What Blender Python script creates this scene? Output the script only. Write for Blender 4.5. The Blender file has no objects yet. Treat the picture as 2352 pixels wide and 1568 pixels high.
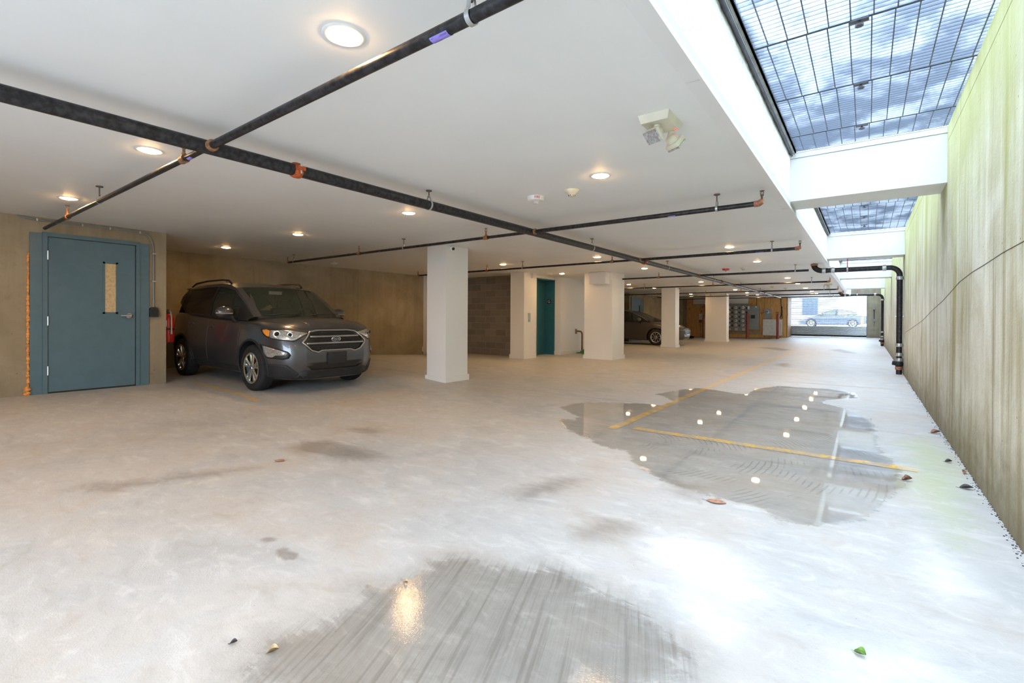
import bpy, bmesh, math, random
import numpy as np
from mathutils import Vector, Matrix
from mathutils.bvhtree import BVHTree
random.seed(7)
PI = math.pi
scene = bpy.context.scene
col = scene.collection

# ---------------------------------------------------------------- camera
F_PX, YAW, PITCH, ROLL, SHY = 1095.475, 0.6391733, -0.0047939, 0.0051969, -48.573
cy_, sy_ = math.cos(YAW), math.sin(YAW)
fw = Vector((-sy_*math.cos(PITCH), cy_*math.cos(PITCH), math.sin(PITCH)))
rt = Vector((cy_, sy_, 0)); up = rt.cross(fw)
r2 = rt*math.cos(ROLL)+up*math.sin(ROLL); u2 = -rt*math.sin(ROLL)+up*math.cos(ROLL)
cam = bpy.data.cameras.new('camera'); cam_o = bpy.data.objects.new('camera', cam); col.objects.link(cam_o)
M = Matrix((r2, u2, -fw)).transposed().to_4x4(); M.translation = Vector((0, 0, 1.15))
cam_o.matrix_world = M
cam.sensor_width = 36; cam.lens = F_PX/2352*36
cam.shift_y = SHY/2352
cam.clip_start = 0.05; cam.clip_end = 300
scene.camera = cam_o

# ---------------------------------------------------------------- world, light, exposure
scene.view_settings.view_transform = 'Standard'; scene.view_settings.look = 'None'
scene.view_settings.gamma = 1; scene.view_settings.use_curve_mapping = False
scene.view_settings.exposure = 0.05
SKY = 12.2        # overcast daylight
LAMP = 235.0       # warm recessed ceiling lamps
w = bpy.data.worlds.new('overcast_sky'); scene.world = w; w.use_nodes = True
nt = w.node_tree; bg = nt.nodes['Background']
tc = nt.nodes.new('ShaderNodeTexCoord'); nz = nt.nodes.new('ShaderNodeTexNoise'); nz.inputs['Scale'].default_value = 2.2
nz.inputs['Detail'].default_value = 5
cr = nt.nodes.new('ShaderNodeValToRGB'); cr.color_ramp.elements[0].position = .3; cr.color_ramp.elements[1].position = .75
cr.color_ramp.elements[0].color = (.58, .76, 1.0, 1); cr.color_ramp.elements[1].color = (.78, .89, 1.0, 1)
nt.links.new(tc.outputs['Generated'], nz.inputs['Vector']); nt.links.new(nz.outputs['Fac'], cr.inputs['Fac'])
nt.links.new(cr.outputs['Color'], bg.inputs['Color']); bg.inputs['Strength'].default_value = SKY
try:
    w.cycles.sampling_method = 'AUTOMATIC'
except Exception: pass
def portal(name, loc, rot, sx, sy):          # guides sky light through the well, the shutter and an assumed rear opening
    l = bpy.data.lights.new(name, 'AREA'); l.shape = 'RECTANGLE'; l.size = sx; l.size_y = sy
    l.cycles.is_portal = True
    o = bpy.data.objects.new(name, l); col.objects.link(o); o.location = loc; o.rotation_euler = rot
    return o
for k, (a, b) in enumerate([(-3.1, -.7), (-.1, 6.35), (6.9, 12.8), (13.3, 19.2), (19.7, 25.7), (26.2, 33.0)]):
    portal('sky_opening', (-.02, (a+b)/2, 3.2), (0, 0, 0), 1.35, b-a)
portal('door_opening', (-1.85, 33.75, 1.35), (-PI/2, 0, 0), 3.7, 2.4)
portal('assumed_rear_opening', (-1.6, -3.35, 1.15), (PI/2, 0, 0), 4.5, 2.3)  # assumed opening behind the camera, added to brighten the near ceiling and floor
scene.cycles.use_denoising = True; scene.cycles.use_adaptive_sampling = True; scene.cycles.adaptive_threshold = .06
scene.cycles.max_bounces = 7; scene.cycles.diffuse_bounces = 4; scene.cycles.glossy_bounces = 4
scene.cycles.transmission_bounces = 6; scene.cycles.transparent_max_bounces = 8
scene.cycles.sample_clamp_indirect = 12; scene.cycles.caustics_reflective = False; scene.cycles.caustics_refractive = False

# ---------------------------------------------------------------- helpers
def wloc(o):
    v = Vector((0, 0, 0))
    while o is not None:
        v += Vector(o.location); o = o.parent
    return v
class MB:
    def __init__(s): s.v = []; s.f = []; s.m = []; s.cur = 0
    def add(s, vs, fs):
        n = len(s.v); s.v += [tuple(v) for v in vs]
        for f in fs: s.f.append(tuple(i+n for i in f)); s.m.append(s.cur)
        return s
    def box(s, x0, x1, y0, y1, z0, z1):
        if x0 > x1: x0, x1 = x1, x0
        if y0 > y1: y0, y1 = y1, y0
        if z0 > z1: z0, z1 = z1, z0
        return s.add([(x0,y0,z0),(x1,y0,z0),(x1,y1,z0),(x0,y1,z0),(x0,y0,z1),(x1,y0,z1),(x1,y1,z1),(x0,y1,z1)],
                     [(0,3,2,1),(4,5,6,7),(0,1,5,4),(1,2,6,5),(2,3,7,6),(3,0,4,7)])
    def bbox(s, x0, x1, y0, y1, z0, z1, b=.01):           # box with bevelled edges
        bm = bmesh.new(); t = MB().box(x0, x1, y0, y1, z0, z1)
        vs = [bm.verts.new(v) for v in t.v]
        for f in t.f: bm.faces.new([vs[i] for i in f])
        bmesh.ops.bevel(bm, geom=list(bm.edges), offset=b, segments=2, affect='EDGES', profile=.5)
        bm.verts.index_update()
        s.add([v.co[:] for v in bm.verts], [[v.index for v in f.verts] for f in bm.faces]); bm.free(); return s
    def tube(s, pts, r, n=12, cap=True, closed=False):
        pts = [Vector(p) for p in pts]; N = len(pts)
        rs = r if isinstance(r, (list, tuple)) else [r]*N
        rings = []; ref = None
        for i, p in enumerate(pts):
            if closed: t = (pts[(i+1) % N]-pts[i-1])
            elif i == 0: t = pts[1]-p
            elif i == N-1: t = p-pts[i-1]
            else: t = (pts[i+1]-p).normalized()+(p-pts[i-1]).normalized()
            if t.length < 1e-9: t = Vector((0, 0, 1))
            t.normalize()
            if ref is None: ref = Vector((0, 0, 1)) if abs(t.z) < .9 else Vector((1, 0, 0))
            a = ref-t*ref.dot(t)
            if a.length < 1e-6: a = t.orthogonal()
            a.normalize(); ref = a; b = t.cross(a)
            rings.append([p+(a*math.cos(2*PI*k/n)+b*math.sin(2*PI*k/n))*rs[i] for k in range(n)])
        vs = [v for q in rings for v in q]; fs = []
        M_ = N if closed else N-1
        for i in range(M_):
            j = (i+1) % N
            for k in range(n): fs.append((i*n+k, i*n+(k+1) % n, j*n+(k+1) % n, j*n+k))
        if cap and not closed: fs += [tuple(range(n))[::-1], tuple((N-1)*n+k for k in range(n))]
        return s.add(vs, fs)
    def lathe(s, prof, c=(0,0,0), axis='z', n=24):          # prof: (radius, height)
        vs = []; fs = []; m = len(prof); c = Vector(c)
        for k in range(n):
            a = 2*PI*k/n
            for r, h in prof:
                x, y = r*math.cos(a), r*math.sin(a)
                v = {'z': (x, y, h), 'x': (h, x, y), 'y': (y, h, x)}[axis]
                vs.append(Vector(v)+c)
        for k in range(n):
            j = (k+1) % n
            for i in range(m-1): fs.append((k*m+i, j*m+i, j*m+i+1, k*m+i+1))
        return s.add(vs, fs)
    def prism(s, poly, h0, h1, axis='z'):
        n = len(poly)
        def P(a, b, h): return {'z': (a, b, h), 'y': (a, h, b), 'x': (h, a, b)}[axis]
        vs = [P(a, b, h0) for a, b in poly]+[P(a, b, h1) for a, b in poly]
        fs = [tuple(range(n))[::-1], tuple(range(n, 2*n))]+[(i, (i+1) % n, (i+1) % n+n, i+n) for i in range(n)]
        return s.add(vs, fs)
    def sphere(s, c, r, sc=(1,1,1), n=16, m=10):
        vs = []; fs = []; c = Vector(c)
        for i in range(m+1):
            t = PI*i/m
            for k in range(n):
                a = 2*PI*k/n
                vs.append(c+Vector((r*sc[0]*math.sin(t)*math.cos(a), r*sc[1]*math.sin(t)*math.sin(a), r*sc[2]*math.cos(t))))
        for i in range(m):
            for k in range(n): fs.append((i*n+k, (i+1)*n+k, (i+1)*n+(k+1) % n, i*n+(k+1) % n))
        return s.add(vs, fs)
    def build(s, name, mats, parent=None, smooth=False, local=False, fix=True):
        me = bpy.data.meshes.new(name)
        off = Vector((0, 0, 0)) if (parent is None or local) else wloc(parent)
        me.from_pydata([tuple(Vector(v)-off) for v in s.v], [], s.f)
        if fix:
            bm = bmesh.new(); bm.from_mesh(me); bmesh.ops.remove_doubles(bm, verts=bm.verts, dist=1e-6)
            if len(s.m) == len(bm.faces):
                pass
            bmesh.ops.recalc_face_normals(bm, faces=bm.faces); bm.to_mesh(me); bm.free()
        if not isinstance(mats, (list, tuple)): mats = [mats]
        for m_ in mats: me.materials.append(m_)
        if len(mats) > 1 and len(me.polygons) == len(s.m): me.polygons.foreach_set('material_index', s.m)
        if smooth:
            me.polygons.foreach_set('use_smooth', [True]*len(me.polygons))
            if smooth != 'all':
                try: me.set_sharp_from_angle(angle=math.radians(38))
                except Exception: pass
        me.update()
        o = bpy.data.objects.new(name, me); col.objects.link(o)
        if parent is not None: o.parent = parent
        return o
def tag(o, label=None, cat=None, group=None, kind=None):
    if label: o['label'] = label
    if cat: o['category'] = cat
    if group: o['group'] = group
    if kind: o['kind'] = kind
    return o
def thing(name, label, cat, loc=(0,0,0), rz=0, group=None):
    o = bpy.data.objects.new(name, None); col.objects.link(o); o.location = loc; o.rotation_euler = (0, 0, rz)
    o.empty_display_size = .1
    return tag(o, label, cat, group)
def struct(name, mb, m, **k):
    return tag(mb.build(name, m, **k), kind='structure')
def dup(root, loc=None, rz=None, label=None, group=None):
    r = root.copy(); col.objects.link(r)
    if loc is not None: r.location = loc
    if rz is not None: r.rotation_euler = (0, 0, rz)
    if label: r['label'] = label
    if group: r['group'] = group
    for ch in list(root.children):
        c = ch.copy(); col.objects.link(c); c.parent = r
        for g in list(ch.children):
            d = g.copy(); col.objects.link(d); d.parent = c
    return r
def evaluated_mesh(o):
    dg = bpy.context.evaluated_depsgraph_get(); dg.update()
    return bpy.data.meshes.new_from_object(o.evaluated_get(dg))
def text_mesh(name, txt, size, m, parent, loc, rot, depth=.002, aspect=1.0, local=True):
    cu = bpy.data.curves.new(name, 'FONT'); cu.body = txt; cu.size = size; cu.extrude = depth
    cu.align_x = 'CENTER'; cu.align_y = 'CENTER'
    t = bpy.data.objects.new(name, cu); col.objects.link(t)
    me = evaluated_mesh(t); bpy.data.objects.remove(t)
    me.materials.clear(); me.materials.append(m)
    for v in me.vertices: v.co.x *= aspect
    o = bpy.data.objects.new(name, me); col.objects.link(o); o.parent = parent
    o.location = Vector(loc)-(Vector((0,0,0)) if local else wloc(parent)); o.rotation_euler = rot
    return o

# ---------------------------------------------------------------- materials
def new_mat(name):
    m = bpy.data.materials.new(name); m.use_nodes = True
    return m, m.node_tree, m.node_tree.nodes['Principled BSDF']
class NT:
    def __init__(s, nt): s.nt = nt
    def n(s, t, **k):
        nd = s.nt.nodes.new(t)
        for a, b in k.items():
            if a.startswith('i_'):
                nd.inputs[a[2:].replace('_', ' ')].default_value = b
            else: setattr(nd, a, b)
        return nd
    def l(s, a, b): s.nt.links.new(a, b)
    def val(s, x, inp):
        if hasattr(x, 'is_output'): s.l(x, inp)
        else: inp.default_value = x
    def math(s, op, a, b=0.0, c=0.0, clamp=False):
        nd = s.nt.nodes.new('ShaderNodeMath'); nd.operation = op; nd.use_clamp = clamp
        s.val(a, nd.inputs[0]); s.val(b, nd.inputs[1])
        if op in ('MULTIPLY_ADD',): s.val(c, nd.inputs[2])
        return nd.outputs[0]
    def mix(s, f, a, b, mode='MIX'):
        nd = s.nt.nodes.new('ShaderNodeMix'); nd.data_type = 'RGBA'; nd.blend_type = mode
        s.val(f, nd.inputs['Factor'])
        for x, k in ((a, 6), (b, 7)):
            if hasattr(x, 'is_output'): s.l(x, nd.inputs[k])
            else: nd.inputs[k].default_value = (*x, 1) if len(x) == 3 else x
        return nd.outputs[2]
    def smooth(s, x, lo, hi, a=0.0, b=1.0):
        nd = s.nt.nodes.new('ShaderNodeMapRange'); nd.interpolation_type = 'SMOOTHSTEP'
        s.val(x, nd.inputs['Value']); nd.inputs['From Min'].default_value = lo; nd.inputs['From Max'].default_value = hi
        nd.inputs['To Min'].default_value = a; nd.inputs['To Max'].default_value = b
        return nd.outputs[0]
    def pos(s): return s.n('ShaderNodeNewGeometry').outputs['Position']
    def scaled(s, v, sc, rot=(0,0,0), loc=(0,0,0)):
        nd = s.n('ShaderNodeMapping'); s.l(v, nd.inputs['Vector']); nd.inputs['Scale'].default_value = sc
        nd.inputs['Rotation'].default_value = rot; nd.inputs['Location'].default_value = loc
        return nd.outputs[0]
    def noise(s, v, scale, detail=4, rough=.55, dist=0):
        nd = s.n('ShaderNodeTexNoise'); s.l(v, nd.inputs['Vector']); nd.inputs['Scale'].default_value = scale
        nd.inputs['Detail'].default_value = detail; nd.inputs['Roughness'].default_value = rough
        nd.inputs['Distortion'].default_value = dist
        return nd.outputs['Fac']
    def bump(s, h, strength, dist, bsdf, base=None):
        nd = s.n('ShaderNodeBump'); s.val(h, nd.inputs['Height']); s.val(strength, nd.inputs['Strength'])
        nd.inputs['Distance'].default_value = dist
        s.l(nd.outputs[0], bsdf.inputs['Normal'])
def plain(name, c, rough=.5, metal=0, var=.06, scale=8, bump=0, coat=0, spec=.5):
    m, nt, b = new_mat(name); N = NT(nt)
    v = N.n('ShaderNodeTexCoord').outputs['Object']
    f = N.noise(v, scale, 4)
    dark = tuple(x*(1-var) for x in c); lite = tuple(min(1, x*(1+var)) for x in c)
    N.l(N.mix(N.smooth(f, .35, .65), dark, lite), b.inputs['Base Color'])
    b.inputs['Roughness'].default_value = rough; b.inputs['Metallic'].default_value = metal
    b.inputs['Specular IOR Level'].default_value = spec
    if coat: b.inputs['Coat Weight'].default_value = coat; b.inputs['Coat Roughness'].default_value = .04
    if bump: N.bump(N.noise(v, scale*12, 3), bump, .002, b)
    return m
def emis(name, c, s):
    m = bpy.data.materials.new(name); m.use_nodes = True; nt = m.node_tree
    for nd in list(nt.nodes):
        if nd.type == 'BSDF_PRINCIPLED': nt.nodes.remove(nd)
    e = nt.nodes.new('ShaderNodeEmission'); e.inputs[0].default_value = (*c, 1); e.inputs[1].default_value = s
    nt.links.new(e.outputs[0], nt.nodes['Material Output'].inputs[0]); return m
def glassy(name, c, rough=.02, alpha=.35):
    m, nt, b = new_mat(name); N = NT(nt)
    b.inputs['Base Color'].default_value = (*c, 1); b.inputs['Roughness'].default_value = rough
    b.inputs['Alpha'].default_value = alpha; b.inputs['IOR'].default_value = 1.5
    return m

def concrete_floor(name, paint=None):
    m, nt, b = new_mat(name); N = NT(nt); p = N.pos()
    A = lambda nm: N.n('ShaderNodeAttribute', attribute_name=nm).outputs['Fac']
    wet, damp, white, green, track = A('wet'), A('damp'), A('white'), A('green'), A('track')
    n1 = N.noise(p, 1.1, 6, .6, .6); n2 = N.noise(N.scaled(p, (1, 2.2, 1), (0, 0, .35)), 3.3, 6, .65, .8); n3 = N.noise(p, 26, 5, .7)
    nfine = N.noise(p, 160, 2, .6)
    edge = N.math('ADD', N.math('MULTIPLY', N.math('SUBTRACT', n2, .5), .42), N.math('MULTIPLY', N.math('SUBTRACT', n3, .5), .12))
    wetm = N.smooth(N.math('ADD', wet, edge), .42, .60)
    dampm = N.smooth(N.math('ADD', damp, N.math('MULTIPLY', edge, 1.2)), .3, .75)
    whitem = N.smooth(N.math('ADD', white, N.math('MULTIPLY', edge, 1.6)), .35, .8)
    greenm = N.smooth(N.math('ADD', green, N.math('MULTIPLY', edge, 1.8)), .35, .85)
    base = N.mix(N.smooth(n1, .3, .7), (.465, .47, .468), (.63, .64, .645))
    base = N.mix(N.math('MULTIPLY', N.smooth(n2, .52, .74), .35), base, (.36, .34, .31))
    base = N.mix(N.math('MULTIPLY', N.smooth(n2, .50, .30), .45), base, (.74, .735, .72))
    base = N.mix(N.math('MULTIPLY', N.smooth(n3, .58, .72), .25), base, (.33, .31, .29))
    # dusty brown grime
    sx = N.n('ShaderNodeSeparateXYZ'); N.l(p, sx.inputs[0])
    grime = N.math('MULTIPLY', N.smooth(n1, .4, .7), .5)
    base = N.mix(grime, base, (.40, .325, .245))
    base = N.mix(N.math('MULTIPLY', whitem, .8), base, (.86, .86, .86))
    base = N.mix(N.math('MULTIPLY', greenm, .55), base, (.46, .53, .27))
    n4 = N.noise(N.scaled(p, (1, 1.6, 1), (0, 0, -.5), (3, 7, 0)), 5.5, 7, .72, 1.2)
    base = N.mix(N.math('MULTIPLY', N.smooth(n4, .52, .66), .16), base, (.30, .28, .27))
    base = N.mix(N.math('MULTIPLY', N.smooth(n4, .46, .34), .22), base, (.80, .79, .79))
    stain = N.smooth(N.math('ADD', A('stain'), N.math('MULTIPLY', edge, 1.1)), .3, .8)
    base = N.mix(N.math('MULTIPLY', stain, .85), base, N.mix(1, base, (.56, .52, .49), 'MULTIPLY'))
    # darkness of damp and soaked concrete
    base = N.mix(N.math('MULTIPLY', dampm, .62), base, N.mix(1, base, (.76, .74, .72), 'MULTIPLY'))
    base = N.mix(wetm, base, N.mix(1, base, (.68, .65, .61), 'MULTIPLY'))
    # tyre tracks: ribbed streaks
    tr = N.scaled(p, (1, 1, 1), (0, 0, -.38))
    wv = N.n('ShaderNodeTexNoise'); N.l(N.scaled(tr, (38, 1.5, 1)), wv.inputs['Vector']); wv.inputs['Scale'].default_value = 1; wv.inputs['Detail'].default_value = 5
    rib = N.n('ShaderNodeTexWave'); rib.wave_type = 'BANDS'; rib.bands_direction = 'Y'; N.l(tr, rib.inputs['Vector']); rib.inputs['Scale'].default_value = 45; rib.inputs['Distortion'].default_value = .6
    trk = N.math('MULTIPLY', N.smooth(track, .55, 1.0), N.math('MULTIPLY', N.math('ADD', N.math('MULTIPLY', N.smooth(wv.outputs['Fac'], .48, .68), .9), N.math('MULTIPLY', N.smooth(N.noise(N.scaled(tr, (130, 3, 1)), 1, 3), .4, .65), .35)), N.smooth(rib.outputs['Fac'], .0, .7, .8, 1)))
    base = N.mix(N.math('MULTIPLY', trk, .5), base, (.15, .13, .115))
    # swirling marks
    rg = N.n('ShaderNodeTexWave'); rg.wave_type = 'RINGS'; rg.rings_direction = 'Z'
    N.l(N.scaled(p, (1, 1, 1), (0, 0, 0), (2.1, -4.2, 0)), rg.inputs['Vector']); rg.inputs['Scale'].default_value = 7; rg.inputs['Distortion'].default_value = 1.2; rg.inputs['Detail'].default_value = 1
    ring = N.math('MULTIPLY', N.math('MULTIPLY', N.smooth(rg.outputs['Fac'], .72, .95), N.math('SUBTRACT', 1, track)), N.math('MULTIPLY', N.smooth(N.noise(p, 2.4, 3), .48, .62), wetm))
    base = N.mix(N.math('MULTIPLY', ring, .4), base, (.14, .13, .12))
    # scattered grit
    vo = N.n('ShaderNodeTexVoronoi'); N.l(p, vo.inputs['Vector']); vo.inputs['Scale'].default_value = 17
    grit = N.math('MULTIPLY', N.smooth(vo.outputs['Distance'], .055, .03), N.smooth(N.noise(p, 1.7, 3), .5, .65))
    base = N.mix(N.math('MULTIPLY', grit, .7), base, (.12, .1, .08))
    if paint:
        worn = N.smooth(N.math('ADD', N.noise(p, 9, 6, .7), N.math('MULTIPLY', n3, .6)), .62, .86)
        base = N.mix(N.math('MULTIPLY', N.math('SUBTRACT', 1, N.math('MULTIPLY', worn, .75)), paint[1]), base, paint[0])
    N.l(base, b.inputs['Base Color'])
    rough = N.math('ADD', .47, N.math('MULTIPLY', N.math('SUBTRACT', n3, .5), .3))
    gl = N.math('MULTIPLY', wetm, N.smooth(track, .2, .6, 1, .72))
    rd = N.n('ShaderNodeMix'); rd.data_type = 'FLOAT'; N.l(gl, rd.inputs[0]); N.l(rough, rd.inputs[2]); rd.inputs[3].default_value = .015
    rr = N.math('SUBTRACT', rd.outputs[0], N.math('MULTIPLY', dampm, .08))
    N.l(N.math('MAXIMUM', rr, .012), b.inputs['Roughness'])
    b.inputs['IOR'].default_value = 1.4
    hgt = N.math('ADD', N.math('MULTIPLY', n3, .6), N.math('MULTIPLY', nfine, .4))
    dry = N.math('SUBTRACT', 1, gl)
    N.bump(hgt, N.math('ADD', N.math('MULTIPLY', dry, .35), .006), .006, b)
    return m

def concrete_wall(name, c0, c1, stain, green=0, axis='Y', base_dark=.35, joints=True, streak=1.0):
    m, nt, b = new_mat(name); N = NT(nt); p = N.pos()
    sx = N.n('ShaderNodeSeparateXYZ'); N.l(p, sx.inputs[0]); z = sx.outputs['Z']; h = sx.outputs[axis]
    cb = N.n('ShaderNodeCombineXYZ'); N.l(h, cb.inputs[0]); N.l(z, cb.inputs[1]); q = cb.outputs[0]
    n1 = N.noise(q, 1.3, 6, .6, .5); n2 = N.noise(q, 7, 6, .65)
    st = N.noise(N.scaled(q, (3.2, .28, 1)), 1, 6, .62, .35); st2 = N.noise(N.scaled(q, (9, .3, 1), (0, 0, 0), (4, 2, 0)), 1, 5, .6, .2)
    base = N.mix(N.smooth(n1, .3, .7), c0, c1)
    base = N.mix(N.math('MULTIPLY', N.smooth(n2, .55, .75), .3), base, tuple(x*.62 for x in c0))
    base = N.mix(N.math('MULTIPLY', N.smooth(st, .50, .68), .75*streak), base, stain)
    base = N.mix(N.math('MULTIPLY', N.smooth(st2, .56, .70), .6*streak), base, tuple(x*.75 for x in stain))
    base = N.mix(N.math('MULTIPLY', N.smooth(st2, .46, .34), .35*streak), base, tuple(min(1, x*1.22) for x in c1))
    if green:
        g = N.math('MULTIPLY', N.smooth(N.math('ADD', N.math('MULTIPLY', z, .33), N.math('MULTIPLY', st, 1.1)), .95, 1.55), green)
        base = N.mix(g, base, (.42, .44, .16))
    low = N.math('MULTIPLY', N.smooth(N.math('ADD', z, N.math('MULTIPLY', n2, .6)), 1.0, .25), base_dark)
    base = N.mix(low, base, tuple(x*.38 for x in stain))
    # pores
    vo = N.n('ShaderNodeTexVoronoi'); N.l(q, vo.inputs['Vector']); vo.inputs['Scale'].default_value = 13
    pore = N.math('MULTIPLY', N.smooth(vo.outputs['Distance'], .12, .05), N.smooth(N.noise(q, 5, 2), .52, .62))
    base = N.mix(N.math('MULTIPLY', pore, .7), base, (.1, .085, .06))
    N.l(base, b.inputs['Base Color']); b.inputs['Roughness'].default_value = .85
    b.inputs['Specular IOR Level'].default_value = .25
    hh = N.math('SUBTRACT', N.math('ADD', n2, N.math('MULTIPLY', N.noise(q, 60, 3), .35)), N.math('MULTIPLY', pore, .8))
    N.bump(hh, .5, .012, b)
    return m
def block_wall(name):
    m, nt, b = new_mat(name); N = NT(nt); p = N.pos()
    sx = N.n('ShaderNodeSeparateXYZ'); N.l(p, sx.inputs[0]); cb = N.n('ShaderNodeCombineXYZ'); N.l(sx.outputs['X'], cb.inputs[0]); N.l(sx.outputs['Z'], cb.inputs[1])
    br = N.n('ShaderNodeTexBrick'); N.l(cb.outputs[0], br.inputs['Vector'])
    br.inputs['Scale'].default_value = 1; br.inputs['Brick Width'].default_value = .4; br.inputs['Row Height'].default_value = .2
    br.inputs['Mortar Size'].default_value = .008; br.inputs['Color1'].default_value = (.17, .145, .12, 1); br.inputs['Color2'].default_value = (.24, .21, .175, 1)
    br.inputs['Mortar'].default_value = (.30, .26, .2, 1); br.inputs['Mortar Smooth'].default_value = .4
    n = N.noise(p, 9, 5, .6)
    c = N.mix(N.math('MULTIPLY', N.smooth(n, .45, .7), .5), br.outputs['Color'], (.22, .18, .13))
    N.l(c, b.inputs['Base Color']); b.inputs['Roughness'].default_value = .9
    N.bump(N.math('SUBTRACT', N.math('MULTIPLY', N.noise(p, 60, 3), .4), br.outputs['Fac']), .5, .008, b)
    return m
def stucco(name):
    m, nt, b = new_mat(name); N = NT(nt); p = N.pos()
    n = N.noise(N.scaled(p, (1, 1, 1.6)), 34, 4, .7); n0 = N.noise(p, 3, 3)
    gap = N.math('MULTIPLY', N.smooth(n, .42, .33), N.smooth(n0, .4, .62))
    N.l(N.mix(N.math('MULTIPLY', gap, .7), (.93, .92, .90), (.42, .3, .18)), b.inputs['Base Color'])
    b.inputs['Roughness'].default_value = .9; N.bump(n, .9, .02, b); return m
def plywood(name, c0, c1, ax='X'):
    m, nt, b = new_mat(name); N = NT(nt); p = N.pos()
    sx = N.n('ShaderNodeSeparateXYZ'); N.l(p, sx.inputs[0]); cb = N.n('ShaderNodeCombineXYZ'); N.l(sx.outputs[ax], cb.inputs[0]); N.l(sx.outputs['Z'], cb.inputs[1])
    q = cb.outputs[0]
    n = N.noise(N.scaled(q, (14, 1.4, 1)), 1, 6, .65, 1.6); k = N.noise(N.scaled(q, (2.5, 1.4, 1)), 1.4, 3)
    c = N.mix(N.smooth(n, .35, .7), c0, c1); c = N.mix(N.math('MULTIPLY', N.smooth(k, .66, .72), .7), c, (.16, .07, .02))
    fx = N.math('FRACT', N.math('MULTIPLY', sx.outputs[ax], 1/1.22)); jt = N.math('LESS_THAN', fx, .012)
    c = N.mix(N.math('MULTIPLY', jt, .8), c, (.1, .05, .02))
    N.l(c, b.inputs['Base Color']); b.inputs['Roughness'].default_value = .65; return m
def painted_white(name, c=(.86, .86, .84), rough=.5, bumpy=.08):
    m, nt, b = new_mat(name); N = NT(nt); p = N.pos()
    n = N.noise(p, 1.2, 4); n2 = N.noise(p, 45, 3)
    N.l(N.mix(N.smooth(n, .3, .7), tuple(x*.965 for x in c), c), b.inputs['Base Color'])
    b.inputs['Roughness'].default_value = rough; N.bump(n2, bumpy, .003, b); return m
def rusty(name, c=(.36, .15, .06), c2=(.19, .08, .04)):
    m, nt, b = new_mat(name); N = NT(nt); v = N.n('ShaderNodeTexCoord').outputs['Object']
    N.l(N.mix(N.smooth(N.noise(v, 40, 5), .35, .65), c2, c), b.inputs['Base Color']); b.inputs['Roughness'].default_value = .6
    b.inputs['Metallic'].default_value = .25; N.bump(N.noise(v, 120, 3), .3, .002, b); return m
def galv(name):
    m, nt, b = new_mat(name); N = NT(nt); p = N.pos()
    n = N.noise(p, 1.6, 4, .6, .4); vo = N.n('ShaderNodeTexVoronoi'); N.l(p, vo.inputs['Vector']); vo.inputs['Scale'].default_value = 45
    c = N.mix(N.smooth(n, .42, .62), (.085, .105, .14), (.33, .36, .40)); c = N.mix(N.math('MULTIPLY', vo.outputs['Distance'], .35), c, (.10, .115, .14))
    N.l(c, b.inputs['Base Color']); b.inputs['Metallic'].default_value = .35; b.inputs['Roughness'].default_value = .42; return m

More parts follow.
